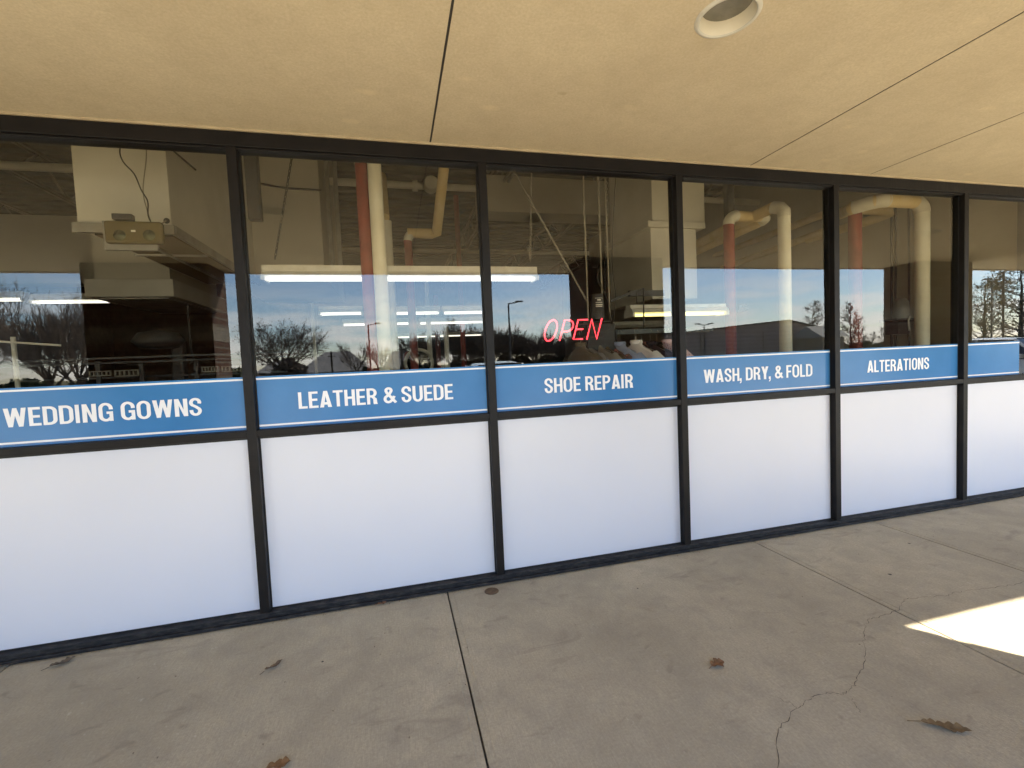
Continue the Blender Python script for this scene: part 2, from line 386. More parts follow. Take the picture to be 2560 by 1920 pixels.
# crack in the pavement
crk = [(1678, 1659), (1681, 1580), (1697, 1556), (1720, 1530), (1733, 1524), (1748, 1509), (1772, 1500), (1798, 1499), (1822, 1499), (1838, 1492), (1846, 1478), (1856, 1455), (1870, 1426), (1868, 1395), (1866, 1372), (1868, 1352), (1878, 1338), (1902, 1333), (1926, 1323),
       (1941, 1318), (1950, 1303), (1958, 1294), (1992, 1291), (2030, 1287), (2050, 1287), (2066, 1279), (2090, 1276), (2120, 1272), (2150, 1270), (2186, 1264), (2230, 1252)]
def ground_pt(u, v, z=0):
    d = ray(u, v); return CAM + d * ((z - CAM.z) / d.z)
def ribbon(B, pts, wmin, wmax, z, jit=.008, sub=5, rnd=random):
    P = []
    for a, b in zip(pts[:-1], pts[1:]):
        for k in range(sub):
            q = a.lerp(b, k / sub); P.append(q + Vector((rnd.uniform(-jit, jit), rnd.uniform(-jit, jit), 0)))
    P.append(pts[-1]); o = len(B.v); n = len(P)
    for i, p in enumerate(P):
        t = (P[min(i + 1, n - 1)] - P[max(i - 1, 0)]).normalized(); s_ = Vector((-t.y, t.x, 0)); wd = rnd.uniform(wmin, wmax) / 2
        B.v.append(Vector((p.x + s_.x * wd, p.y + s_.y * wd, z))); B.v.append(Vector((p.x - s_.x * wd, p.y - s_.y * wd, z)))
    for i in range(n - 1): B.f.append((o + 2 * i, o + 2 * i + 1, o + 2 * i + 3, o + 2 * i + 2))
B = MB(); ribbon(B, [ground_pt(*p) for p in crk], .0006, .0034, .0012)
ribbon(B, [ground_pt(*p) for p in [(1720, 1530), (1705, 1518), (1680, 1508)]], .001, .002, .0012)
ribbon(B, [ground_pt(*p) for p in [(1838, 1508), (1852, 1530), (1858, 1540)]], .001, .002, .0012)
struct('pavement_crack', B, M_joint, recalc=False)

# ------------------------------------------------------------------ soffit, fascia, shell
SZ = 2.985
SJ = [-14, -8.1, -5.7, -3.35, .305, 2.777, 3.985, 6.42, 8.86, 11.3, 14.9, 20]
DL = [(-.97, -1.36), (1.47, -1.345), (6.9, -1.36)]
B = MB()
def rect(x0, x1, y0, y1, z): B.add([(x0, y0, z), (x1, y0, z), (x1, y1, z), (x0, y1, z)], [(0, 1, 2, 3)])
for a, b in zip(SJ[:-1], SJ[1:]):
    a += .006; b -= .006; y0, y1 = (-4.21 if b < 3.99 else -3.62), -.004
    h = [q for q in DL if a < q[0] < b]
    for (p, q, r, s_) in ((a, y0, a, y1), (b, y0, b, y1), (a, y0, b, y0), (a, y1, b, y1)):
        B.add([(p, q, SZ), (r, s_, SZ), (r, s_, SZ + .02), (p, q, SZ + .02)], [(0, 1, 2, 3)])
    if not h: rect(a, b, y0, y1, SZ); continue
    (cx, cy), hs, n = h[0], .2, 48
    rect(a, cx - hs, y0, y1, SZ); rect(cx + hs, b, y0, y1, SZ); rect(cx - hs, cx + hs, y0, cy - hs, SZ); rect(cx - hs, cx + hs, cy + hs, y1, SZ)
    o = len(B.v)
    for k in range(n):
        q = 2 * pi * k / n; c_, s_ = cos(q), sin(q); m_ = max(abs(c_), abs(s_))
        B.v.append(Vector((cx + c_ * .116, cy + s_ * .116, SZ))); B.v.append(Vector((cx + c_ / m_ * hs, cy + s_ / m_ * hs, SZ)))
    for k in range(n):
        k2 = (k + 1) % n; B.f.append((o + 2 * k, o + 2 * k + 1, o + 2 * k2 + 1, o + 2 * k2))
struct('soffit', B, M_soffit, recalc=False)
B = MB()
for q in SJ[1:-1]: B.box(q - .005, q + .005, (-4.2 if q < 3.98 else -3.61), -.005, SZ + .0015, SZ + .012)
struct('soffit_joint', B, mat('dark_joint_sealant', (.035, .03, .025), .8))
B = MB(); B.box(-14, 3.98, -4.21, -3.611, SZ + .30, SZ + .42); B.box(-14, 20, -3.61, -.01, SZ + .30, SZ + .42); struct('soffit_backing', B, mat('dark_void', (.02, .018, .015), .9))
B = MB(); B.box(-14, 20, -.012, -.0005, SZ - .012, SZ + .006); struct('soffit_edge_bead', B, M_bead)
B = MB(); B.box(3.985, 20, -3.70, -3.625, 2.975, 4.7); B.box(-14, 3.98, -4.29, -4.215, 2.975, 4.7); B.box(3.905, 3.98, -4.213, -3.627, 2.975, 4.7); struct('fascia', B, M_fascia)
B = MB(); B.box(-14, 20, -4.3, 15.4, 5.45, 5.75); B.box(-14, 20, -3.6, .2, 4.701, 5.449); B.box(-14, 3.98, -4.3, -3.601, 4.701, 5.449); struct('roof', B, M_fascia)

PX = [(-15.5, -14.25), (-9.63, -8.33), (-3.68, -2.28), (2.72, 3.985), (9.13, 10.45), (15.2, 16.45)]
PL = ['brick pier mirrored far off to the left', 'brick pier left of the bare tree mirrored in the glass', 'brick pier mirrored behind the WEDDING GOWNS sign, sunlit at one edge',
      'brick pier mirrored behind the OPEN sign', 'brick pier mirrored above the ALTERATIONS sign', 'brick pier beyond the right end of the shop']
for (x0, x1), lb in zip(PX, PL):
    t = thing('brick_pier', lb, 'pier', ((x0 + x1) / 2, -3.3, 0), 'brick piers along the pavement edge')
    o_ = 3.0 if x0 > 2 else 3.63
    B = MB(); B.box(x0, x1, -o_ - .615, -o_ - .005, 0, 1.98); B.box(x0, x1, -o_ - .615, -o_ - .005, 2.18, 2.984); mesh_obj('brick_shaft', B, M_brick, t)
    B = MB(); B.box(x0 - .004, x1 + .004, -o_ - .619, -o_ - .001, 1.981, 2.179); mesh_obj('stone_band', B, M_stone, t)

for k, (cx, cy) in enumerate(DL):
    lb = ['round white recessed downlight in the soffit, mirrored above the fluorescent strip', 'round white recessed downlight in the tan soffit at the top of the photo', 'round white recessed downlight in the soffit beyond the right edge'][k]
    t = thing('recessed_downlight', lb, 'ceiling light', (cx, cy, SZ), 'recessed downlights in the soffit')
    B = MB(); B.lathe((cx, cy, SZ), [(.116, .004), (.113, -.006), (.120, -.008), (.130, -.005), (.134, 0.0)], 48); mesh_obj('trim_ring', B, M_bulk, t, smooth=True)
    B = MB(); B.lathe((cx, cy, SZ), [(.1145, -.004), (.108, .03), (.094, .105)], 48); mesh_obj('reflector', B, mat('downlight_reflector', (.72, .66, .52), .5), t, smooth=True)
    B = MB(); B.disc((cx, cy, SZ + .052), .103, 40); mesh_obj('lens', B, dirty('dusty_grey_lens', (.20, .185, .145), (.15, .14, .11), 14, .5), t)
    B = MB(); B.lathe((cx, cy, SZ), [(.1155, .003), (.1155, .14), (.0, .14)], 40); mesh_obj('housing', B, M_galv, t)

# ------------------------------------------------------------------ storefront
MX = [-5.38, -3.875, -2.372, -.866, .643, 2.148, 3.638, 5.137, 6.64]      # mullion centres
HW = .0275
sf = thing('storefront', 'long shop window wall with dark bronze aluminium frame and white lower panels', 'shop window', (.64, .05, 0))
for i, x in enumerate(MX):
    B = MB(); B.box(x - HW, x + HW, 0.0, .11, .049, 2.886); mesh_obj('mullion', B, M_frame, sf, bevel=.0025)
    B = MB(); B.box(x - HW - .006, x + HW + .006, RG - .006, RG + .03, .05, 2.885); mesh_obj('gasket', B, M_gasket, sf)
B = MB(); B.box(MX[0] - HW, MX[-1] + HW, -.002, .115, 2.8865, 2.972); B.box(MX[0] - HW, MX[-1] + HW, .012, .10, 2.874, 2.8863)
mesh_obj('head_rail', B, M_frame, sf, bevel=.003)
B = MB(); B.box(MX[0] - HW, MX[-1] + HW, -.003, .115, .0, .0485); B.box(MX[0] - HW, MX[-1] + HW, -.022, -.004, .0, .02)
mesh_obj('sill_rail', B, M_sill, sf, bevel=.003)
TILT = {0: .0, 1: .001, 2: .0, 3: .0008, 4: -.0006, 5: .0004, 6: -.0008, 7: .0}
for i in range(8):
    a, b = MX[i] + HW + .0005, MX[i + 1] - HW - .0005
    B = MB(); B.box(a, b, .001, .11, 1.150, 1.192); mesh_obj('middle_rail', B, M_frame, sf, bevel=.0025)
    for za, zb in ((.049, .056), (1.133, 1.1495), (1.1925, 1.199)):
        B = MB(); B.box(a, b, RG - .004, RG + .03, za, zb); mesh_obj('glazing_bead', B, M_gasket, sf)
    th = TILT[i]; zc = 1.55
    B = MB(); y = lambda z, d: RG + d + (z - zc) * th
    z0, z1 = 1.196, 2.92
    B.add([(a, y(z0, 0), z0), (b, y(z0, 0), z0), (b, y(z1, 0), z1), (a, y(z1, 0), z1), (a, y(z0, .006), z0), (b, y(z0, .006), z0), (b, y(z1, .006), z1), (a, y(z1, .006), z1)],
          [(0, 1, 2, 3), (5, 4, 7, 6), (4, 0, 3, 7), (1, 5, 6, 2), (3, 2, 6, 7), (4, 5, 1, 0)])
    mesh_obj('window_pane', B, [M_glass, M_clear], sf, recalc=False, mat_index=lambda p: 0 if p.index == 0 else 1)
    B = MB(); B.box(a + .001, b - .001, RG, RG + .006, .054, 1.137); mesh_obj('white_panel', B, M_white, sf)
# beyond the shop front: brick end walls
B = MB(); B.box(-14, MX[0] - HW - .002, -.0, .2, 0, 2.972); B.box(MX[-1] + HW + .002, 20, 0, .2, 0, 2.972)
tag(mesh_obj('brick_wall', B, M_brick), 'brick wall at both ends of the shop window', 'wall')
B = MB(); B.box(-14, 20, .118, .26, 2.985, 4.69); tag(mesh_obj('header_wall', B, M_bulk), 'plastered wall over the window head inside the shop', 'wall')

ST, BR_ = .168, .136                         # condensed bold capitals: upright and cross stroke, cap height 1
def _arc(cx, cy, rx, ry, a0, a1, n=10): return [(cx + rx * cos(radians(a0 + (a1 - a0) * k / n)), cy + ry * sin(radians(a0 + (a1 - a0) * k / n))) for k in range(n + 1)]
def stroke(P, w_, w2=None):                   # outline of a polyline, mitred; w2 = thickness of level parts
    P = [p for i, p in enumerate(P) if i == 0 or abs(p[0] - P[i - 1][0]) + abs(p[1] - P[i - 1][1]) > 1e-4]
    w2 = w2 or w_; n = len(P); Lf, Rt = [], []
    def nrm(i): 
        dx, dy = P[i + 1][0] - P[i][0], P[i + 1][1] - P[i][1]; l_ = sqrt(dx * dx + dy * dy); return (-dy / l_, dx / l_)
    for i in range(n):
        if i == 0: m_ = nrm(0); k = 1
        elif i == n - 1: m_ = nrm(n - 2); k = 1
        else:
            a_, b_ = nrm(i - 1), nrm(i); mx_, my_ = a_[0] + b_[0], a_[1] + b_[1]; l_ = sqrt(mx_ * mx_ + my_ * my_) or 1; m_ = (mx_ / l_, my_ / l_); k = min(2.2, 1 / max(.3, m_[0] * b_[0] + m_[1] * b_[1]))
        hx, hy = w_ / 2 * k, w2 / 2 * k
        Lf.append((P[i][0] + m_[0] * hx, P[i][1] + m_[1] * hy)); Rt.append((P[i][0] - m_[0] * hx, P[i][1] - m_[1] * hy))
    return [[Lf[i], Lf[i + 1], Rt[i + 1], Rt[i]] for i in range(n - 1)]
def rc(x0, y0, x1, y1): return [[(x0, y0), (x1, y0), (x1, y1), (x0, y1)]]
def glyph(c):
    h, t = ST / 2, BR_ / 2
    if c == 'I': return .205, rc(0, 0, ST, 1)
    if c == 'L': return .45, rc(0, 0, ST, 1) + rc(ST, 0, .45, BR_)
    if c == 'E': return .48, rc(0, 0, ST, 1) + rc(ST, 0, .48, BR_) + rc(ST, 1 - BR_, .47, 1) + rc(ST, .43, .44, .43 + BR_)
    if c == 'F': return .45, rc(0, 0, ST, 1) + rc(ST, 1 - BR_, .45, 1) + rc(ST, .42, .42, .42 + BR_)
    if c == 'T': return .52, rc(.26 - h, 0, .26 + h, 1 - BR_) + rc(0, 1 - BR_, .52, 1)
    if c == 'H': return .56, rc(0, 0, ST, 1) + rc(.56 - ST, 0, .56, 1) + rc(ST, .43, .56 - ST, .43 + BR_)
    if c == 'N': return .58, rc(0, 0, .19, 1) + rc(.39, 0, .58, 1) + [[(.19, 1), (.19, .62), (.39, 0), (.39, .38)]]
    if c == 'A': return .62, [[(0, 0), (.205, 0), (.36, 1), (.21, 1)], [(.62, 0), (.415, 0), (.26, 1), (.41, 1)], [(.2, .16), (.42, .16), (.40, .31), (.22, .31)]]
    if c == 'Y': return .60, [[(0, 1), (.22, 1), (.40, .40), (.20, .40)], [(.60, 1), (.38, 1), (.20, .40), (.40, .40)]] + rc(.2, 0, .4, .40)
    if c == 'W': return .88, [[(0, 1), (.19, 1), (.325, 0), (.15, 0)], [(.36, 1), (.52, 1), (.325, 0), (.15, 0)], [(.36, 1), (.52, 1), (.73, 0), (.555, 0)], [(.69, 1), (.88, 1), (.73, 0), (.555, 0)]]
    if c == 'D': return .57, rc(0, 0, ST, 1) + stroke([(ST, 1 - t), (.26, 1 - t)] + _arc(.26, .72, .57 - h - .26, 1 - t - .72, 90, 0) + _arc(.26, .28, .57 - h - .26, .28 - t, 0, -90) + [(ST, t)], ST, BR_)
    if c == 'O': return .60, stroke(_arc(.30, .70, .30 - h, .315 - t, 0, 180, 14) + _arc(.30, .30, .30 - h, .315 - t, 180, 360, 14) + [(.60 - h, .70)], ST, BR_)
    if c == 'U': return .57, stroke([(h, 1), (h, .29)] + _arc(.285, .29, .285 - h, .305 - t, 180, 360, 14) + [(.57 - h, .29), (.57 - h, 1)], ST, BR_)
    if c in 'PR':
        g_ = rc(0, 0, ST, 1) + stroke([(ST, 1 - t), (.27, 1 - t)] + _arc(.27, .715, .545 - h - .27, .285 - t, 90, -90, 14) + [(ST, .43 + t)], ST * .98, BR_)
        if c == 'P': return .545, g_
        return .57, g_ + [[(.235, .43), (.42, .47), (.535, .30), (.345, .32)], [(.335, .36), (.53, .36), (.545, .10), (.34, .10)], [(.34, .10), (.545, .10), (.575, 0), (.355, 0)]]
    if c == 'S': return .55, stroke([(.53 - h + .0, .68)] + _arc(.275, .745, .275 - h, .27 - t, 0, 180, 12) + _arc(.275, .745, .275 - h, .19, 180, 250, 5) + [(.33, .475)] + _arc(.275, .27, .275 - h, .19, 62, 0, 5) + _arc(.275, .27, .275 - h, .285 - t, 0, -180, 12) + [(h, .33)], ST, BR_)
    if c == 'G': return .60, stroke([(.60 - h, .64), (.60 - h, .70)] + _arc(.30, .70, .30 - h, .315 - t, 0, 180, 14) + _arc(.30, .30, .30 - h, .315 - t, 180, 330, 12), ST, BR_) + rc(.60 - ST * .93, 0, .60, .53) + rc(.33, .53 - BR_, .60 - ST * .5, .53)
    if c == '&': return .68, stroke([(.68, .02), (.20, .66)] + _arc(.30, .80, .145, .135, 200, -40, 12) + [(.34, .58), (.18, .44)] + _arc(.275, .27, .19, .20, 140, 270, 9) + [(.36, .09), (.50, .22), (.60, .44)], .165, .15)
    if c == ',': return .205, rc(0, 0, ST, .20) + [[(ST * .45, 0), (ST, 0), (ST * .75, -.16), (ST * .1, -.2), (.02, -.13), (ST * .45, -.08)]]
    return .20, []
def text_mesh(body, x0, x1, z0, z1, y, parent, m):
    x = 0; P = []; word = 0
    for k, c in enumerate(body):
        if c == ' ': word += 1; x += .25; continue
        w_, polys = glyph(c)
        for p in polys: P.append((word, [(x + a_, b_) for a_, b_ in p]))
        x += w_ + (.02 if body[k + 1:k + 2] == ',' else .078)
    xs = [a_ for _, p in P for a_, _ in p]; fx = (x1 - x0) / (max(xs) - min(xs)); fz = z1 - z0
    for wd in range(word + 1):
        B = MB()
        for i, p in enumerate(q for k, q in P if k == wd):
            yy = y - .00004 * (i % 60); B.add([(x0 + (a_ - min(xs)) * fx, yy, z0 + b_ * fz) for a_, b_ in p], [tuple(range(len(p)))])
        mesh_obj('lettering', B, m, parent, recalc=False)
SIGNS = [(2, 'WEDDING GOWNS', -2.10, -1.138), (3, 'LEATHER & SUEDE', -.600, .376), (4, 'SHOE REPAIR', 1.034, 1.738), (5, 'WASH, DRY, & FOLD', 2.357, 3.416), (6, 'ALTERATIONS', 4.016, 4.742), (7, '', 0, 0), (1, '', 0, 0), (0, '', 0, 0)]
M_bluerun = M_blue
for i, body, x0, x1 in SIGNS:
    a, b = MX[i] + HW + .007, MX[i + 1] - HW - .007
    if i == 7: b = 5.93
    lb = 'blue window sign with white lettering %s' % body if body else {7: 'blank blue window sign at the right end of the row', 1: 'blank blue window sign left of WEDDING GOWNS', 0: 'blank blue window sign at the left end of the row'}[i]
    t = thing('window_sign', lb, 'sign', ((a + b) / 2, RG, 1.19), 'blue signs across the shop window')
    B = MB(); B.box(a, b, RG - .0045, RG - .0025, 1.194, 1.52); mesh_obj('blue_film', B, M_blue, t)
    for z0, z1 in ((1.4985, 1.5095), (1.2085, 1.220)):
        B = MB(); B.box(a, b, RG - .0055, RG - .0047, z0, z1); mesh_obj('white_stripe', B, M_letter, t)
    if body: text_mesh(body, x0, x1, 1.3035, 1.4080, RG - .0056, t, M_letter)

# ------------------------------------------------------------------ shop interior shell
B = MB(); B.box(-9, 7.3, .2, 15, -.2, .0); struct('shop_floor', B, M_floor)
B = MB()
p = .30; y = .2
prof = []
while y < 15: prof += [(y, 4.95), (y + .16, 4.95), (y + .19, 5.02), (y + .27, 5.02)]; y += p
o = len(B.v)
for yy, zz in prof: B.v += [Vector((-9, yy, zz)), Vector((7.3, yy, zz))]
for k in range(len(prof) - 1): B.f.append((2 * k, 2 * k + 1, 2 * k + 3, 2 * k + 2))
struct('ceiling_deck', B, M_deck)
XW = 6.95
B = MB(); B.box(XW, XW + .25, .12, 15.2, 0, 5.3); tag(mesh_obj('side_wall', B, M_wall), 'beige side wall inside the shop behind the cream pipes', 'wall')
B = MB(); B.box(-9.2, XW, 15, 15.2, 0, 5.3); tag(mesh_obj('back_wall', B, M_brownw), 'dark panelled back wall deep inside the shop', 'wall')
B = MB(); B.box(-9.25, -9, .12, 15.2, 0, 5.3); tag(mesh_obj('party_wall', B, M_brownw), 'dark panelled wall at the left end of the shop interior', 'wall')

# joists running into the depth
JL = ['open web roof joist at the far left of the ceiling', 'open web roof joist above the white air cabinet', 'open web roof joist left of the red and cream pipes', 'open web roof joist right of the tan pipe', 'open web roof joist above the OPEN sign', 'open web roof joist above the WASH, DRY, & FOLD sign', 'open web roof joist beside the right side wall']
for x, lb in zip([-6.9, -4.9, -2.3, -.35, 1.9, 3.9, 5.9], JL):
    B = MB()
    for z in (4.88, 4.42):
        for dx in (-.035, .035): B.box(x + dx - .018, x + dx + .018, .3, 14.9, z - .02, z + .02)
    y = .5; k = 0
    while y < 14.4:
        B.bar((x, y, 4.40 if k % 2 else 4.88), (x, y + .6, 4.88 if k % 2 else 4.40), .03, .03); y += .6; k += 1
    tag(mesh_obj('roof_joist', B, M_joist), lb, 'joist', 'open web joists under the roof deck')
for yy, z, lb in ((4.4, 4.36, 'white sprinkler main crossing the ceiling left of the tan pipe'), (8.6, 4.36, 'white sprinkler main deeper in the ceiling')):
    B = MB(); B.tube([(-8.9, yy, z), (XW - .02, yy, z)], .055, 12); tag(mesh_obj('sprinkler_pipe', B, M_whitep, smooth='auto'), lb, 'pipe')

# --- left bay: air cabinet, hood, emergency lamp
def P3(u, v, y): return at(u, v, y)
a = at(150, 295, 1.0); b = at(372, 505, 1.0)
t = thing('air_cabinet', 'big white air cabinet with brown grille underneath, behind the left window', 'air handler', ((a.x + b.x) / 2, 1.8, b.z))
B = MB(); B.box(a.x, b.x, 1.0, 3.3, b.z + .02, 4.3); mesh_obj('cabinet', B, M_duct, t, bevel=.006)
B = MB(); B.box(a.x + .05, b.x - .03, 1.1, 3.25, b.z + .004, b.z + .018); mesh_obj('grille', B, M_grill, t)
B = MB(); B.box(a.x - .02, b.x + .025, .97, .998, b.z - .01, b.z + .06); B.box(b.x + .002, b.x + .03, .999, 3.3, b.z - .01, b.z + .06)
B.box(a.x + .02, b.x - .01, 1.7, 1.73, b.z - .012, b.z + .003); B.box((a.x + b.x) / 2 - .015, (a.x + b.x) / 2 + .015, 1.05, 3.2, b.z - .016, b.z - .001); mesh_obj('rim', B, M_galv, t)
q = at(150, 312, 1.0); q2 = at(370, 325, 1.0)
B = MB(); B.tube([q + Vector((-.02, -.02, 0)), q2 + Vector((.01, -.02, 0)), q2 + Vector((.05, .3, -.02))], .008, 6); B.tube([q + Vector((-.02, -.02, .03)), q2 + Vector((.01, -.02, .03))], .006, 6); mesh_obj('strap', B, M_wire, t)
B = MB(); B.disc(at(360, 477, .99), .022, 20, (0, -1, 0)); mesh_obj('cable_hole', B, M_black, t)
# lower hood behind
a = at(180, 602, 3.4); b = at(376, 640, 3.4); c = at(196, 520, 3.45)
t = thing('range_hood', 'white ventilation hood with a boxed skirt hanging below the air cabinet', 'hood', ((a.x + b.x) / 2, 4.2, b.z))
B = MB(); B.box(c.x, b.x - .05, 3.46, 5.0, a.z + .002, 3.6); mesh_obj('chimney', B, M_bulk, t)
B = MB(); B.box(a.x, b.x, 3.4, 5.2, b.z, a.z); mesh_obj('skirt', B, M_duct, t, bevel=.008)
B = MB(); B.box(a.x + .1, b.x - .1, 3.5, 5.1, b.z - .014, b.z - .002); mesh_obj('filter', B, M_galv, t)
# emergency lamp
fy = .62
a = at(219, 474, fy); b = at(361, 532, fy)
t = thing('emergency_lamp', 'grey emergency lamp with amber lens hung in front of the white air cabinet', 'lamp', ((a.x + b.x) / 2, fy, b.z))
a2 = at(219, 476, fy); b2 = at(341, 541, fy)
B = MB(); B.box(a2.x, b2.x, fy, fy + .03, b2.z, a2.z); mesh_obj('back_plate', B, M_grey, t, bevel=.004)
c1 = at(232, 480, fy); c2 = at(360, 531, fy)
B = MB(); B.box(c1.x, c2.x, fy - .055, fy - .002, c2.z, c1.z); mesh_obj('lens', B, M_amber, t, bevel=.016)
for u, rr in ((258, .036), (322, .036)):
    B = MB(); B.lathe(at(u, 508, fy - .056), [(.0, -.016), (rr * .5, -.013), (rr, .0)], 20, (0, 1, 0)); mesh_obj('lamp_head', B, M_amberd, t, smooth=True)
B = MB(); d1 = at(288, 499, fy - .0565); B.box(d1.x - .012, d1.x + .012, fy - .06, fy - .0562, d1.z - .006, d1.z + .006); mesh_obj('sticker', B, M_lab, t)
d1 = at(243, 462, fy); d2 = at(288, 476, fy)
B = MB(); B.box(d1.x, d2.x, fy - .02, fy + .03, d2.z, d1.z); mesh_obj('bracket', B, M_dark, t, bevel=.006)
def wire(name, pts, r, m, lb, cat):
    B = MB(); P = [at(*p) for p in pts]
    Q = []
    for i in range(len(P) - 1):
        p0, p1, p2, p3 = P[max(i - 1, 0)], P[i], P[i + 1], P[min(i + 2, len(P) - 1)]
        for k in range(6):
            t_ = k / 6; Q.append(.5 * ((2 * p1) + (p2 - p0) * t_ + (2 * p0 - 5 * p1 + 4 * p2 - p3) * t_ ** 2 + (3 * p1 - p0 - 3 * p2 + p3) * t_ ** 3))
    Q.append(P[-1]); B.tube(Q, r, 6); return tag(mesh_obj(name, B, m, smooth=True), lb, cat)
wire('cable', [(262, 285, .95), (262, 300, .9), (259, 330, .85), (268, 352, .8), (290, 376, .75), (305, 410, .72), (319, 435, .68), (320, 465, .63), (330, 487, .61)], .0045, M_wire, 'black wavy cable running down to the emergency lamp', 'cable')
wire('cable', [(314, 285, .95), (316, 340, .9), (309, 410, .85), (318, 455, .7), (329, 487, .612)], .004, M_wirew, 'thin pale cable beside the black one above the emergency lamp', 'cable')
wire('cable', [(331, 487, .612), (345, 485, .8), (358, 477, .985)], .005, M_wirew, 'short cable from the hole in the air cabinet to the emergency lamp', 'cable')
# left bulkheads in the depth
a = at(-150, 458, 5.2); b = at(182, 630, 5.2)
B = MB(); B.box(-8.98, b.x + .3, 5.2, 5.5, b.z + .12, a.z); tag(mesh_obj('bulkhead', B, M_bulk), 'pale bulkhead across the ceiling left of the white air cabinet', 'bulkhead')
a = at(540, 300, 3.2); b = at(704, 629, 3.2)
B = MB(); B.box(a.x - .5, b.x, 3.2, 5.6, b.z + .18, 4.92); tag(mesh_obj('bulkhead', B, M_bulk, bevel=.01), 'tall white boxed bulkhead left of the red and cream pipes', 'bulkhead')
B = MB()
for q in (.06, .16): B.box(b.x + q, b.x + q + .05, 3.3, 3.36, 2.75, 4.9)
tag(mesh_obj('steel_channel', B, M_galv), 'pair of grey vertical channels beside the tall white bulkhead', 'channel')
wire('cable', [(560, 396, 3.15), (600, 404, 3.14), (640, 408, 3.14), (694, 411, 3.15)], .012, M_wire, 'dark cable strung across the tall white bulkhead', 'cable')
a = at(536, 322, .55); b = at(564, 474, .55)
B = MB(); B.box(a.x - .035, b.x, .55, .62, b.z, a.z + .3); tag(mesh_obj('speaker_box', B, M_black, bevel=.008), 'dark brown box hung at the top left of the second window', 'box')

# --- fluorescent strips
def strip(x0, x1, y, z, lb, lit=True, tube=M_tube, wid=.14, rot=0, grp='fluorescent strip lights in the shop'):
    t = thing('strip_light', lb, 'ceiling light', ((x0 + x1) / 2, y, z), grp)
    B = MB(); zz = z
    B.prism([(x0, y - wid / 2, zz), (x0, y - wid / 2 + .02, zz + .035), (x0, y - .05, zz + .05), (x0, y - .05, zz + .085), (x0, y + .05, zz + .085), (x0, y + .05, zz + .05), (x0, y + wid / 2 - .02, zz + .035), (x0, y + wid / 2, zz)], (x1 - x0, 0, 0))
    mesh_obj('housing', B, M_fix, t)
    for dy in (-.035, .035):
        B = MB(); B.tube([(x0 + .03, y + dy, z - .022), (x1 - .03, y + dy, z - .022)], .013, 10); mesh_obj('tube', B, tube, t, smooth='auto')
    for xx in (x0 + .012, x1 - .012):
        B = MB(); B.box(xx - .012, xx + .012, y - .1, y + .1, z - .045, z - .001); mesh_obj('end_cap', B, M_fix, t)
    return t
fy = 1.12
a = at(568, 578, fy); b = at(1157, 586, fy)
strip(a.x, b.x, fy, a.z - .072, 'long lit fluorescent strip behind the LEATHER & SUEDE window')
def chain(p0, p1, lb, m=M_wire, r=.0035, ln=.035):
    B = MB(); p0, p1 = Vector(p0), Vector(p1); n = int((p1 - p0).length / (ln * .75)); d = (p1 - p0).normalized(); s1 = d.orthogonal().normalized(); s2 = d.cross(s1)
    for k in range(n):
        c = p0.lerp(p1, (k + .5) / n); s_ = s1 if k % 2 else s2
        B.tube([c + d * (ln / 2 * cos(q)) + s_ * (ln / 4 * sin(q)) for q in [i * pi / 4 for i in range(8)]], r, 4, closed=True)
    return tag(mesh_obj('chain', B, m), lb, 'chain')
e1 = Vector((at(595, 575, fy).x, fy, a.z + .07))
chain(at(634, 318, fy), e1, 'chain holding the left end of the long fluorescent strip')
chain(at(634, 318, fy) + Vector((0, 0, 1.6)), at(634, 318, fy), 'upper chain above the long fluorescent strip')
b_ = Vector((at(1190, 575, fy).x - .05, fy, a.z + .07))
chain(at(1164, 366, fy) + Vector((0, 0, 1.2)), Vector((b.x - .05, fy, a.z + .07)), 'chain hanging at the left of the OPEN window down to the strip light', M_wirew)

far = [(690, 784, 676, 4.2, 1), (850, 950, 675, 4.2, 1), (955, 1050, 674, 4.2, 1), (740, 900, 699, 5.9, 1), (905, 1045, 696, 5.9, 1), (850, 960, 727, 9.6, 1), (965, 1040, 724, 9.6, 1), (-120, 60, 646, 4.6, 1), (70, 246, 650, 4.4, 1)]
fl = ['lit strip deep in the shop left of the cream pipe', 'lit strip deep in the shop right of the cream pipe, upper row', 'lit strip deep in the shop near the window post, upper row', 'lit strip deep in the shop behind the cream pipe, middle row', 'lit strip deep in the shop near the window post, middle row', 'lit strip at the very back behind the cream pipe', 'lit strip at the very back near the window post', 'lit strip at the left edge of the photo', 'lit strip left of the ventilation hood']
for (u0, u1, v, y, l_), lb in zip(far, fl):
    a = at(u0, v, y); b = at(u1, v - 2, y); strip(a.x, b.x, y, (a.z + b.z) / 2, lb)
a = at(1357, 671, 1.45); b = at(1562, 669, 1.45)
strip(a.x, b.x, 1.45, a.z - .03, 'short warm yellow fluorescent strip above the hanging clothes', tube=M_tubew, wid=.2)
for u0, u1, v, y, lb in ((1601, 1690, 668, 4.8, 'strip light beside the red pipe of the fourth window'), (1696, 1778, 668, 4.8, 'strip light behind the cream pipe of the fourth window'), (1320, 1440, 705, 5.0, 'dim strip light behind the hanging clothes')):
    a = at(u0, v, y); b = at(u1, v, y); strip(a.x, b.x, y, a.z, lb, tube=M_fix)

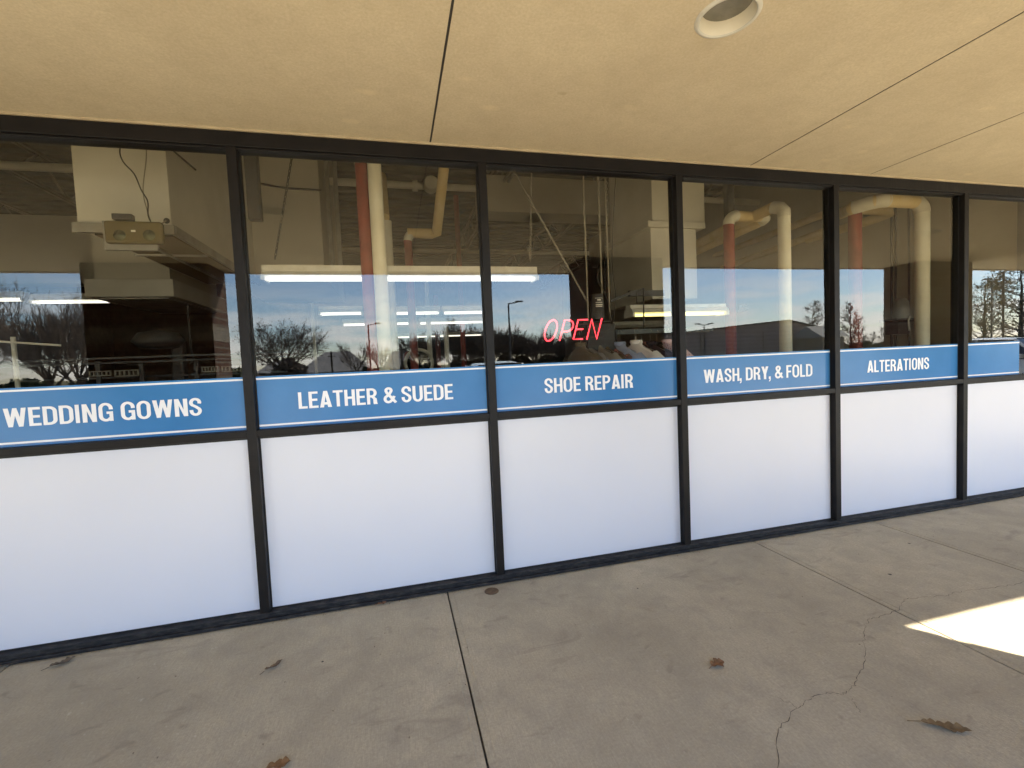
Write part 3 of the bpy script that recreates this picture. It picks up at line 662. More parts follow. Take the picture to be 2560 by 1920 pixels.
# --- pipes
def pipe_thing(lb, path, r, m, fits=(), bands=()):
    base = min(path, key=lambda p: p[2])
    t = thing('insulated_pipe', lb, 'pipe', tuple(base))
    B = MB(); B.tube(path, r, 20); mesh_obj('jacket', B, m, t, smooth='auto')
    for f in fits:                      # white elbow covers etc
        B = MB(); B.tube(f, r * 1.06, 20); mesh_obj('elbow', B, M_whitep, t, smooth='auto')
    for p0, p1 in bands:
        B = MB(); B.tube([p0, p1], r * 1.05, 20); mesh_obj('collar', B, M_whitep, t, smooth='auto')
    return t
def arc(c, u, v, r, n=8):              # quarter bend from c+u*r... control corner c, directions u (in), v (out)
    c, u, v = Vector(c), Vector(u).normalized(), Vector(v).normalized()
    o = c + u * r + v * r
    return [o - v * r * cos(k / n * pi / 2) - u * r * sin(k / n * pi / 2) for k in range(n + 1)]
p = at(809, 340, 1.0); x = (at(809, 340, 1).x + at(832, 795, 1).x) / 2
pipe_thing('upright cream pipe next to the red pipe behind LEATHER & SUEDE', [(x, 1.0, .0), (x, 1.0, 4.9)], .058, M_cream, bands=[((x, 1, 3.29), (x, 1, 3.34))])
x = (at(783, 350, 1.07).x + at(800, 590, 1.07).x) / 2 - .012
pipe_thing('upright red pipe next to the cream pipe behind LEATHER & SUEDE', [(x, 1.08, .0), (x, 1.08, 4.9)], .058, M_red, bands=[((x, 1.08, 3.27), (x, 1.08, 3.36))])
a = at(843, 600, 2.4)
pipe_thing('thinner pale pipe just right of the upright cream pipe', [(a.x, 2.4, 0), (a.x, 2.4, at(843, 478, 2.4).z)], .05, M_whitep)
a = at(832, 470, 2.5); b = at(826, 380, 3.4)
B = MB(); B.tube([a, b], .05, 14); tag(mesh_obj('pipe_stub', B, M_tan, smooth='auto'), 'short tan pipe end above the thin pale pipe', 'pipe')
a = at(943, 505, 3.0); b = at(962, 335, 2.4)
e = at(880, 503, 3.0)
pipe_thing('tan pipe dropping from the ceiling and turning left to a red riser', [b + (b - a) * .8, b, a, Vector((a.x - .06, 3.0, a.z)), Vector((e.x, 3.0, a.z))], .062, M_tan)
pipe_thing('red riser under the white elbow of the tan pipe', [(e.x, 3.0, 0), (e.x, 3.0, a.z - .08)], .052, M_red, fits=[arc((e.x, 3.0, a.z), (0, 0, -1), (1, 0, 0), .10)])
far_p = [(998, 690, 6, .05, M_red, 'red pipe far back near the first window post'), (925, 690, 5.5, .045, M_whitep, 'pale pipe far back, left one'), (962, 690, 6.5, .05, M_cream, 'cream pipe far back beside the red one'), (897, 680, 6.3, .02, M_whitep, 'thin white conduit far back in the second window'),
         (678, 720, 6.0, .03, M_whitep, 'thin white drop pipe below the tall bulkhead'), (945, 720, 8, .06, M_red, 'dark red pipe far back between two pale ones')]
for u, v, y, r, m, lb in far_p:
    a = at(u, v, y); top = {998: 4.8, 962: at(962, 690, 6.5).z, 678: 4.2}.get(u, a.z + .9)
    pipe_thing(lb, [(a.x, y, 0), (a.x, y, top)], r, m)
# round valve on the sprinkler main
a = at(931, 402, 4.3)
B = MB(); B.lathe((a.x, 4.33, 4.36), [(.0, -.1), (.10, -.1), (.125, -.06), (.125, .05), (0, .05)], 20, (0, 1, 0)); B.lathe((a.x - .24, 4.4, 4.36), [(0, -.04), (.085, -.04), (.085, .04), (0, .04)], 16, (1, 0, 0))
tag(mesh_obj('pipe_valve', B, M_whitep, smooth='auto'), 'round white valve body on the sprinkler main', 'valve')

# fourth window pipes
a = at(1574, 480, 1.6); z = at(1574, 466, 1.6).z; b = at(1650, 464, 1.6)
pipe_thing('red riser in the fourth window with white elbow on top', [(a.x, 1.6, 0), (a.x, 1.6, z - .10)], .062, M_red, fits=[arc((a.x, 1.6, z), (0, 0, -1), (1, 0, 0), .11)])
pipe_thing('tan pipe from the red riser turning back along the wall', [(a.x + .10, 1.6, z), (b.x - .03, 1.6, z), (b.x + .06, 1.66, z - .005), (b.x + .085, 1.8, z - .01), (b.x + .6, 6.5, z - .06)], .06, M_tan,
           fits=[[Vector((b.x - .06, 1.6, z)), Vector((b.x, 1.603, z)), Vector((b.x + .05, 1.64, z - .002)), Vector((b.x + .083, 1.73, z - .006))]])
a = at(1694, 500, 1.15); z = at(1694, 441, 1.15).z
pipe_thing('upright cream pipe in the fourth window', [(a.x, 1.15, 0), (a.x, 1.15, z - .1)], .064, M_cream, fits=[[Vector((a.x, 1.15, z - .14)), Vector((a.x, 1.15, z - .08)), Vector((a.x - .01, 1.19, z - .03)), Vector((a.x - .03, 1.27, z))]])
pipe_thing('tan pipe running back from the top of the upright cream pipe', [(a.x - .03, 1.27, z), (a.x + .1, 2.2, z + .02), (a.x + .9, 7.5, z + .02)], .062, M_tan)
for (u0, v0, y0, u1, v1, y1), lb in (((1800, 455, 2.2, 1520, 562, 6.3), 'upper tan pipe along the right side wall'), ((1800, 493, 2.2, 1560, 580, 5.4), 'lower tan pipe along the right side wall')):
    B = MB(); B.tube([at(u0, v0, y0), at(u1, v1, y1)], .055, 14); tag(mesh_obj('wall_pipe', B, M_tan, smooth='auto'), lb, 'pipe')
# fifth window pipes
a = at(1847, 520, 1.6); z = at(1847, 452, 1.6).z
pipe_thing('red riser in the ALTERATIONS window', [(a.x, 1.6, 0), (a.x, 1.6, z)], .075, M_red, bands=[((a.x, 1.6, z - .04), (a.x, 1.6, z + .03))])
a = at(1992, 520, 1.15); z = at(1985, 437, 1.15).z; b = at(1905, 430, 1.15); c = at(1815, 462, 2.3)
pipe_thing('upright cream pipe in the ALTERATIONS window', [(a.x, 1.15, 0), (a.x, 1.15, z - .12)], .075, M_cream, fits=[arc((a.x, 1.15, z), (0, 0, -1), (-1, 0, 0), .12)])
pipe_thing('tan pipe arching left from the cream pipe of the ALTERATIONS window', [(a.x - .12, 1.15, z), (b.x + .05, 1.15, z), (b.x - .04, 1.2, z), (b.x - .12, 1.4, z - .01), c], .075, M_tan,
           fits=[[Vector((b.x + .08, 1.15, z)), Vector((b.x, 1.165, z)), Vector((b.x - .06, 1.24, z - .002)), Vector((b.x - .12, 1.4, z - .01))]])
a = at(1930, 452, 1.9); b = at(1845, 452, 1.9); c = at(1815, 486, 2.6)
pipe_thing('short tan return pipe under the arching one', [b, Vector((a.x - .1, 1.9, b.z)), Vector((a.x, 1.96, b.z - .01)), Vector((a.x + .03, 2.1, b.z - .02)), Vector((a.x - .1, 3.2, b.z - .06))], .065, M_tan)
for u, y, lb in ((1925, 5.0, 'left thin conduit on the side wall above ALTERATIONS'), (1934, 4.9, 'second thin conduit on the side wall above ALTERATIONS'), (1963, 4.0, 'right thin conduit on the side wall above ALTERATIONS')):
    d = ray(u, 500); k = (XW - .03 - CAM.x) / d.x; yy = CAM.y + d.y * k
    B = MB(); B.tube([(XW - .025, yy, .4), (XW - .025, yy, 4.8)], .014, 8); tag(mesh_obj('conduit', B, M_dark, smooth='auto'), lb, 'conduit')
x = at(2196, 600, .3).x
B = MB(); B.box(x, x + .10, .2, .3, 0, 3.4); tag(mesh_obj('steel_post', B, M_black), 'dark steel post just inside the right end of the window', 'post')
d = ray(1580, 440); 
a = at(1580, 440, 2.6); B = MB(); B.box(a.x - .05, a.x + .05, 2.6, 2.7, at(1580, 512, 2.6).z, 4.4); tag(mesh_obj('hanger_post', B, M_dark), 'dark hanger post above the white elbow in the fourth window', 'post')

# --- middle window: duct, white hood, conveyor
a = at(1065, 412, 4.2); b = at(1428, 470, 4.2)
B = MB(); B.box(a.x - .2, b.x + .8, 4.2, 4.7, b.z, a.z + .25); tag(mesh_obj('ceiling_beam', B, M_wall), 'beige beam casing across the ceiling of the OPEN window', 'beam')
a = at(1205, 478, 2.9); b = at(1430, 556, 2.9)
B = MB(); B.box(b.x - .6, b.x + .3, 2.9, 4.1, at(1300, 540, 2.9).z, at(1300, 468, 2.9).z); tag(mesh_obj('air_duct', B, M_galv, bevel=.01), 'dull rectangular duct in the ceiling right of the hanging rods', 'duct')
t = thing('white_cabinet_duct', 'white boxed duct with a projecting ledge between the OPEN and WASH windows', 'duct', tuple(at(1450, 645, 1.9)))
a = at(1405, 492, 1.9); b = at(1507, 645, 1.9)
B = MB(); B.box(a.x, b.x, 1.9, 3.0, b.z, a.z); mesh_obj('lower_box', B, M_duct, t, bevel=.006)
a2 = at(1400, 478, 1.86); b2 = at(1524, 491, 1.86)
B = MB(); B.box(a2.x, b2.x, 1.86, 3.05, a.z + .002, at(1400, 476, 1.86).z); mesh_obj('ledge', B, M_duct, t, bevel=.006)
c2 = at(1521, 400, 1.9)
B = MB(); B.box(at(1407, 400, 1.9).x, c2.x, 1.9, 3.0, at(1400, 476, 1.86).z + .003, 4.6); mesh_obj('upper_box', B, M_duct, t, bevel=.006)

# conveyor hung from rods
cy = 0.85
t = thing('garment_conveyor', 'motor driven garment conveyor hung from rods behind the OPEN sign', 'conveyor', tuple(at(1300, 770, cy)))
for u0, v0, u1, v1 in ((1254, 366, 1276, 700), (1290, 370, 1302, 640), (1304, 372, 1320, 690)):
    p0 = at(u0, v0, cy); p1 = at(u1, v1, cy); xm = (p0.x + p1.x) / 2
    B = MB(); B.tube([(xm, cy, 4.9), (xm, cy, p1.z)], .008, 6); mesh_obj('hanger_rod', B, M_wirew, t)
B = MB(); B.tube([at(1112, 372, cy + .15), at(1270, 655, cy + .02)], .009, 6); mesh_obj('brace', B, M_wirew, t)
p0 = at(1291, 690, cy); p1 = at(1291, 636, cy)
B = MB(); B.lathe((p0.x, cy, p0.z), [(0, 0), (.062, 0), (.062, .1), (.058, .105), (.058, p1.z - p0.z - .02), (.05, p1.z - p0.z), (0, p1.z - p0.z)], 24); mo = mesh_obj('motor', B, M_dark, t, smooth='auto')
B = MB(); n = 8; zb = at(1291, 668, cy).z; zt = at(1291, 645, cy).z
th0, th1 = -pi / 2 - .75, -pi / 2 + .75
def lab(B, a0, a1, z0, z1, r):
    o = len(B.v); n = 8
    for k in range(n + 1):
        q = a0 + (a1 - a0) * k / n
        B.v += [Vector((p0.x + r * cos(q), cy + r * sin(q), z0)), Vector((p0.x + r * cos(q), cy + r * sin(q), z1))]
    for k in range(n): B.f.append((o + 2 * k, o + 2 * k + 2, o + 2 * k + 3, o + 2 * k + 1))
lab(B, th0, th1, zt - .004, zt, .0595); lab(B, th1 - .06, th1, zb, zt - .005, .0595); lab(B, th0, th1, zb, zb + .004, .0595)
lab(B, th0 + .1, th1 - .2, zb + .03, zb + .040, .0595); lab(B, th0 + .1, th1 - .3, zb + .016, zb + .024, .0595)
for k in range(9): lab(B, th0 + .12 + k * .13, th0 + .2 + k * .13, zb + .050, zb + .061, .0595)
lab(B, th0 + .35, th1 - .55, zb + .072, zb + .086, .0595)
mesh_obj('nameplate', B, M_lab, mo, recalc=False)
q0 = at(1262, 700, cy); q1 = at(1325, 764, cy)
B = MB(); B.box(q0.x, q1.x, cy - .06, cy + .16, q1.z, q0.z); B.box(q0.x - .03, q1.x - .03, cy - .04, cy + .12, q0.z + .002, q0.z + .03); mesh_obj('gearbox', B, M_black, t, bevel=.012)
r0 = at(1330, 718, cy); r1 = at(1462, 706, cy)
B = MB(); B.bar((r0.x - .3, cy, r0.z), (r1.x + .4, cy, r0.z + .005), .03, .045); mesh_obj('rail', B, M_green, t)
B = MB(); B.bar(at(1318, 651, cy), at(1363, 632, cy + .05), .018, .022); B.bar(at(1362, 632, cy + .05), at(1390, 624, cy + .08), .02, .02); B.tube([at(1390, 624, cy + .08), Vector((at(1393, 700, cy).x, cy + .02, r0.z))], .007, 6); B.tube([at(1375, 630, cy + .06), at(1376, 656, cy + .05)], .005, 6); mesh_obj('lever', B, M_black, t)
a = at(1360, 627, cy + .1); b = at(1436, 639, cy + .1)
B = MB(); B.box(a.x, b.x, cy + .1, cy + .14, b.z, a.z); mesh_obj('guide_plate', B, M_dark, t, bevel=.004)
wire('cable', [(1300, 560, cy + .1), (1290, 600, cy + .08), (1308, 640, cy + .05), (1320, 690, cy - .02), (1330, 720, cy - .04), (1332, 752, cy - .02)], .008, M_wire, 'black power cord looping down beside the conveyor motor', 'cable')
chain(at(1313, 380, cy + .1), at(1306, 640, cy + .1), 'chain hanging behind the conveyor motor', M_wire)

# garments
def garment(x, y, ztop, rot, m, hem=.85, seed=0, shoulder=.225, sleeve=.36, lb='', spread=1.0):
    rn = random.Random(seed)
    t = thing('hanging_garment', lb, 'garment', (x, y, 0), 'clothes hanging on the conveyor rail')
    O = Vector((x, y, 0)); ca, sa = cos(rot), sin(rot)
    def W(a, b, z): return Vector((x + a * ca - b * sa, y + a * sa + b * ca, z))
    B = MB(); n = 28
    rows = [(-.085, .055, .045), (-.11, .075, .05), (-.135, .13, .055), (-.165, .19, .062), (-.205, .226, .068), (-.27, .232, .075), (-.40, .235, .085), (-.6, .245, .09), (-hem, .26, .10)]
    ph = [rn.uniform(0, 6.28) for _ in range(4)]
    for i, (dz, w_, d_) in enumerate(rows):
        w_ *= shoulder / .226; k_ = min(1, i / 6)
        for k in range(n):
            q = 2 * pi * k / n
            fold = 1 + k_ * (.16 * sin(5 * q + ph[0]) + .10 * sin(9 * q + ph[1] + i * .15) + .05 * sin(13 * q + ph[2]))
            e = .75
            cx_ = abs(cos(q)) ** e * (1 if cos(q) > 0 else -1); cy_ = abs(sin(q)) ** e * (1 if sin(q) > 0 else -1)
            B.v.append(W(w_ * cx_, d_ * spread * cy_ * fold, ztop + dz + .012 * k_ * sin(3 * q + ph[3])))
    for i in range(len(rows) - 1):
        for k in range(n):
            k2 = (k + 1) % n; B.f.append((i * n + k, i * n + k2, (i + 1) * n + k2, (i + 1) * n + k))
    bd = mesh_obj('body', B, m, t, smooth=True, recalc=False)
    if sleeve:
        for sg in (-1, 1):
            B = MB(); pts = [W(sg * shoulder * .9, 0, ztop - .20), W(sg * (shoulder + .03), -.01, ztop - .26), W(sg * (shoulder + .07), -.015, ztop - .4), W(sg * (shoulder + .08), -.02, ztop - .2 - sleeve)]
            B.tube(pts, [.055, .07, .068, .062], 12, caps=False); mesh_obj('sleeve', B, m, t, smooth=True)
    B = MB(); B.lathe(W(0, 0, ztop - .10), [(.05, 0), (.058, .018), (.052, .04), (.044, .038), (.048, .01)], 14); mesh_obj('collar', B, m, t, smooth=True)
    B = MB(); hk = [W(0, 0, ztop - .08), W(0, 0, ztop - .02), W(.022, 0, ztop + .02), W(.012, 0, ztop + .05), W(-.015, 0, ztop + .05), W(-.022, 0, ztop + .03)]
    B.tube(hk, .0025, 5); B.tube([W(-.19, 0, ztop - .155), W(0, 0, ztop - .09), W(.19, 0, ztop - .155)], .003, 5); mesh_obj('hanger', B, M_galv, t)
    return t
zt = r0.z - .035
GC = [(1283, 'olive', (.20, .18, .135), .36, 'khaki jacket, leftmost on the rail'), (1299, 'grey', (.30, .29, .27), .3, 'grey shirt second from the left on the rail'), (1318, 'cream2', (.33, .31, .26), .3, 'pale beige shirt third from the left on the rail'),
      (1334, 'tan2', (.11, .09, .06), .2, 'dark olive blouse in the shadow under the gearbox'), (1350, 'pinkcheck', (.22, .15, .135), .0, 'pink checked shirt left of the pale blue one'), (1362, 'blue', (.30, .36, .50), .0, 'pale blue shirt beside the white shirt'),
      (1384, 'white', (.74, .74, .74), .0, 'white shirt in the middle of the rail with short sleeve'), (1404, 'navy', (.045, .045, .06), .0, 'dark navy shirt right of the white shirt'), (1418, 'burg', (.06, .025, .03), .0, 'dark burgundy shirt on the rail'),
      (1432, 'plum', (.045, .035, .05), .0, 'dark plum patterned shirt'), (1448, 'black', (.012, .012, .014), .0, 'black shirt left of the pink one'), (1464, 'pink', (.62, .45, .46), .0, 'pale pink shirt, rightmost on the rail')]
for i, (u, nm, c_, sl, lb) in enumerate(GC):
    m_ = simple_cloth('cloth_' + nm, tuple(min(.88, q * (1.3 if nm in ('white', 'pink', 'blue') else .8)) for q in c_), stripe=(.5, .2, .2) if 'pink' in nm else None)
    xx = at(u - 30, 740, cy).x
    garment(xx, cy + random.uniform(-.02, .02) - (.16 if nm == 'white' else .05 if nm in ('blue', 'pink') else 0), zt + random.uniform(-.01, .015), radians(101 + random.uniform(-6, 6)), m_, seed=i, sleeve=.30 if nm == 'white' else .48, lb=lb, spread=.55)

# OPEN neon
ny = .12
t = thing('neon_sign', 'red neon OPEN sign glowing just behind the glass', 'sign', (1.3, ny, 1.68))
def neon(name, pts, smooth_=False, closed=False, rot=0):
    B = MB(); P = [Vector((x, ny, z)) for x, z in pts]
    B.tube(P, .0052, 8, closed=closed); mesh_obj(name, B, M_neon, t, smooth=True)
sh = lambda z: (z - 1.68) * .30
O = []
for k in range(28):
    q = 2 * pi * k / 28; z = 1.7565 + .0765 * sin(q); O.append((1.103 + .044 * cos(q) + sh(z) - .0, z))
neon('letter', O, closed=True)
neon('letter', [(1.190, 1.680), (1.190 + sh(1.829) + .002, 1.829), (1.27, 1.829), (1.288, 1.824), (1.300, 1.812), (1.303, 1.795), (1.299, 1.776), (1.288, 1.760), (1.268, 1.749), (1.245, 1.745), (1.213, 1.745)])
neon('letter', [(1.42, 1.829), (1.344, 1.829), (1.299, 1.686), (1.374, 1.686)]); neon('letter_bar', [(1.325, 1.760), (1.380, 1.760)])
neon('letter', [(1.407, 1.682), (1.453, 1.832), (1.488, 1.683), (1.536, 1.836)])
B = MB()
for x, z in ((1.19, 1.76), (1.33, 1.75), (1.45, 1.80), (1.10, 1.70)): B.box(x - .004, x + .004, ny + .006, ny + .03, z - .004, z + .004)
B.tube([(1.06, ny + .03, 1.70), (1.56, ny + .03, 1.70)], .004, 6); B.tube([(1.06, ny + .03, 1.80), (1.56, ny + .03, 1.80)], .004, 6); mesh_obj('support_rail', B, M_black, t)
wire('cable', [(1310, 715, .15), (1322, 700, .2), (1330, 640, .3), (1322, 560, .35), (1330, 380, .35)], .003, M_wire, 'thin black cord feeding the OPEN sign', 'cable')

# --- dark dry-cleaning gear behind the left window
t = thing('hanger_rack', 'low row of slotted hanger bars behind the WEDDING GOWNS window', 'rack', (-2.6, 2.2, 0))
for u0, u1, v0, v1, y in ((191, 240, 802, 812, 2.4), (246, 300, 800, 812, 2.4), (434, 472, 792, 803, 2.6), (478, 521, 791, 802, 2.6)):
    a = at(u0, v0, y); b = at(u1, v1, y); B = MB(); tk = .012
    B.box(a.x, b.x, y, y + .02, a.z - tk, a.z); B.box(a.x, b.x, y, y + .02, b.z, b.z + tk)
    for k in range(6):
        xx = a.x + (b.x - a.x - tk) * k / 5; B.box(xx, xx + tk, y + .001, y + .019, b.z + tk + .0005, a.z - tk - .0005)
    mesh_obj('slotted_bar', B, M_wirew, t)
for v, y in ((776, 2.5), (786, 2.5), (818, 2.7)):
    a = at(-40, v + 8, y); b = at(620, v - 16, y); B = MB(); B.bar(a, b, .03, .02); mesh_obj('rail', B, M_dark, t)
B = MB()
for u, y in ((205, 2.5), (300, 2.5), (420, 2.7), (520, 2.7)):
    a = at(u, 780, y); B.box(a.x - .02, a.x + .02, y + .03, y + .06, 0, a.z)
mesh_obj('leg_frame', B, M_dark, t)
t = thing('white_post', 'white post with a cross bar at the left edge of the photo', 'post', tuple(at(36, 860, 1.6)))
a = at(28, 728, 1.6); B = MB(); B.tube([(a.x, 1.6, 0), (a.x, 1.6, a.z)], .017, 10); mesh_obj('upright', B, M_whitep, t, smooth='auto')
B = MB(); B.bar(at(-40, 735, 1.57), at(131, 746, 1.57), .016, .016); mesh_obj('cross_bar', B, M_whitep, t)
a = at(405, 660, 3.0); B = MB(); B.tube([a, at(412, 752, 3.0), at(418, 776, 3.0), at(410, 786, 3.0)], .012, 6); tag(mesh_obj('hook_rod', B, M_dark), 'long hooked rod hanging below the ventilation hood', 'hook')
t = thing('pressing_machine', 'dark garment press with a pale padded head below the hood', 'machine', (at(310, 800, 3.2).x, 3.2, 0))
a = at(270, 790, 3.2); b = at(360, 830, 3.2)
B = MB(); B.box(a.x, b.x, 3.2, 3.9, 0, 1.2); B.box(a.x + .25, a.x + .4, 3.7, 3.85, 1.201, 2.0); mesh_obj('frame', B, M_dark, t, bevel=.03)
B = MB(); c = at(325, 735, 3.2); B.lathe(c + Vector((0, .2, 0)), [(0, -.10), (.20, -.08), (.27, .0), (.20, .10), (0, .14)], 20); mesh_obj('padded_head', B, M_dark, t, smooth=True)
# red machine with round door
t = thing('dry_cleaning_machine', 'red dry cleaning machine with a round porthole right of the cream pipe', 'machine', (at(905, 780, 4.6).x, 4.6, 0))
a = at(880, 765, 4.6); b = at(922, 800, 4.6); c = at(905, 784, 4.6)
B = MB(); B.box(a.x - .05, b.x + .05, 4.6, 5.8, 0, c.z + .20); mesh_obj('body', B, M_red, t, bevel=.06)
B = MB(); B.lathe((c.x, 4.59, c.z), [(.19, 0), (.2, -.03), (.235, -.03), (.245, 0)], 32, (0, 1, 0)); mesh_obj('door_ring', B, M_whitep, t, smooth=True)
B = MB(); B.disc((c.x, 4.585, c.z), .195, 32, (0, -1, 0)); mesh_obj('porthole', B, M_cglass, t)
# wall machine
d = ray(1940, 690); k = (XW - .35 - CAM.x) / d.x; yy = CAM.y + d.y * k
t = thing('spotting_machine', 'small grey and white machine on a bracket by the side wall under ALTERATIONS', 'machine', (XW - .4, yy, 1.5))
z = (CAM + d * k).z
B = MB(); B.box(XW - .5, XW - .06, yy - .1, yy + .15, z - .03, z + .01); B.box(XW - .42, XW - .2, yy - .05, yy + .12, z - .20, z - .0305); mesh_obj('bracket', B, M_dark, t, bevel=.01)
B = MB(); B.lathe((XW - .3, yy, z + .012), [(0, 0), (.09, 0), (.1, .03), (.085, .22), (.05, .27), (0, .27)], 20); mesh_obj('reservoir', B, M_grey, t, smooth='auto')
B = MB(); B.tube([(XW - .32, yy - .12, z - .16), (XW - .34, yy - .12, z - .02), (XW - .28, yy - .1, z + .03)], .012, 8); mesh_obj('tap', B, M_fix, t, smooth=True)

# ------------------------------------------------------------------ fallen leaves
def leaf(u, v, size, rot, c_, lb, lobes=4, curl=.25, long_=1.6):
    p = ground_pt(u, v); B = MB(); rn = random.Random(int(u)); n = 2 * lobes + 1
    L_, half = size, []
    for k in range(12 * 3):
        s_ = k / 35; w_ = size / long_ * (sin(pi * min(1, s_ * 1.05)) ** .7) * (.55 + .45 * abs(sin(lobes * pi * s_ + .3))) * rn.uniform(.92, 1.05); half.append((s_, w_ / 2))
    o = 0
    for s_, w_ in half:
        zc = .006 + curl * size * (s_ - .5) ** 2
        for q in (-1, -.5, 0, .5, 1):
            z = zc + abs(q) * w_ * (.35 + .3 * sin(s_ * 9 + q)) + .0015
            B.v.append(Vector((p.x + ((s_ - .5) * L_) * cos(rot) - q * w_ * sin(rot), p.y + ((s_ - .5) * L_) * sin(rot) + q * w_ * cos(rot), z)))
    for i in range(len(half) - 1):
        for k in range(4): B.f.append((i * 5 + k, i * 5 + k + 1, (i + 1) * 5 + k + 1, (i + 1) * 5 + k))
    o = len(B.v); e = Vector((p.x - L_ * .5 * cos(rot), p.y - L_ * .5 * sin(rot), .012)); B.tube([e, e - Vector((cos(rot + .3), sin(rot + .3), -.02)) * .3 * L_], .0015, 4)
    m_ = dirty('dead_leaf', c_, tuple(x * .6 for x in c_), 60, .8)
    ob = tag(mesh_obj('fallen_leaf', B, m_, recalc=False), lb, 'leaf', 'dead leaves on the pavement')
    sm = ob.modifiers.new('thickness', 'SOLIDIFY'); sm.thickness = .0008
leaf(1550, 1438, .085, .2, (.23, .115, .05), 'reddish brown leaf lying alone left of the pavement crack', 4, .3, 1.3)
leaf(2046, 1575, .17, -.62, (.20, .13, .06), 'long curled leaf at the bottom right of the pavement', 6, .15, 3.0)
leaf(603, 1657, .09, .1, (.24, .12, .045), 'orange brown leaf cut by the bottom edge of the photo', 3, .2, 1.6)
leaf(592, 1442, .10, .75, (.15, .10, .06), 'twisted narrow leaf in front of the LEATHER & SUEDE panel', 3, .5, 3.0)
leaf(137, 1434, .11, .6, (.13, .10, .07), 'faded grey leaf by the sill at the far left', 5, .3, 2.0)
leaf(826, 1306, .06, .2, (.22, .10, .05), 'small red brown leaf against the window sill', 4, .4, 1.8)
leaf(20, 1438, .10, .7, (.12, .10, .08), 'pale broken leaf in the left corner by the sill', 3, .4, 3.0)
# grit and leaf crumbs along the sill
rn = random.Random(11); B = MB()
for _ in range(420):
    x = rn.uniform(-3, 6.5); near = rn.random() < .72
    yy = -.023 - (abs(rn.gauss(0, .018)) if near else abs(rn.gauss(0, .9))); sz = rn.uniform(.002, .007) * (1.5 if near and rn.random() < .12 else 1)
    if yy < -2.6: continue
    q = rn.uniform(0, pi); c_, s_ = cos(q) * sz, sin(q) * sz; zz = .0015 + rn.random() * .002
    B.add([(x - c_, yy - s_, .001), (x + s_ * .5, yy - c_ * .5, zz), (x + c_, yy + s_, .001 + zz * .4), (x - s_ * .5, yy + c_ * .5, zz + .001)], [(0, 1, 2, 3)])
tag(mesh_obj('leaf_litter', B, dirty('leaf_crumbs', (.13, .085, .05), (.26, .22, .17), 90, .9), recalc=False), 'crumbs of dead leaf and grit along the foot of the window', 'litter', kind='stuff')
B = MB()
for _ in range(7):
    x, yy = rn.uniform(-1.5, 4), rn.uniform(-1.9, -.3); rr = rn.uniform(.005, .012); n = 11
    B.add([(x + rr * cos(2 * pi * k / n) * rn.uniform(.75, 1.2), yy + rr * sin(2 * pi * k / n) * rn.uniform(.75, 1.2), .0012) for k in range(n)], [tuple(range(n))])
struct('gum_stains', B, M_joint, recalc=False)
# flat rusty cover spot
p = ground_pt(1062, 1277)
B = MB(); B.lathe((p.x, p.y, 0), [(0, .003), (.045, .003), (.048, .0015), (.0485, 0)], 28)
tag(mesh_obj('floor_cap', B, dirty('rusty_cap', (.13, .085, .045), (.09, .06, .04), 30, .8)), 'small round rusty cap set in the pavement by the window sill', 'cap')

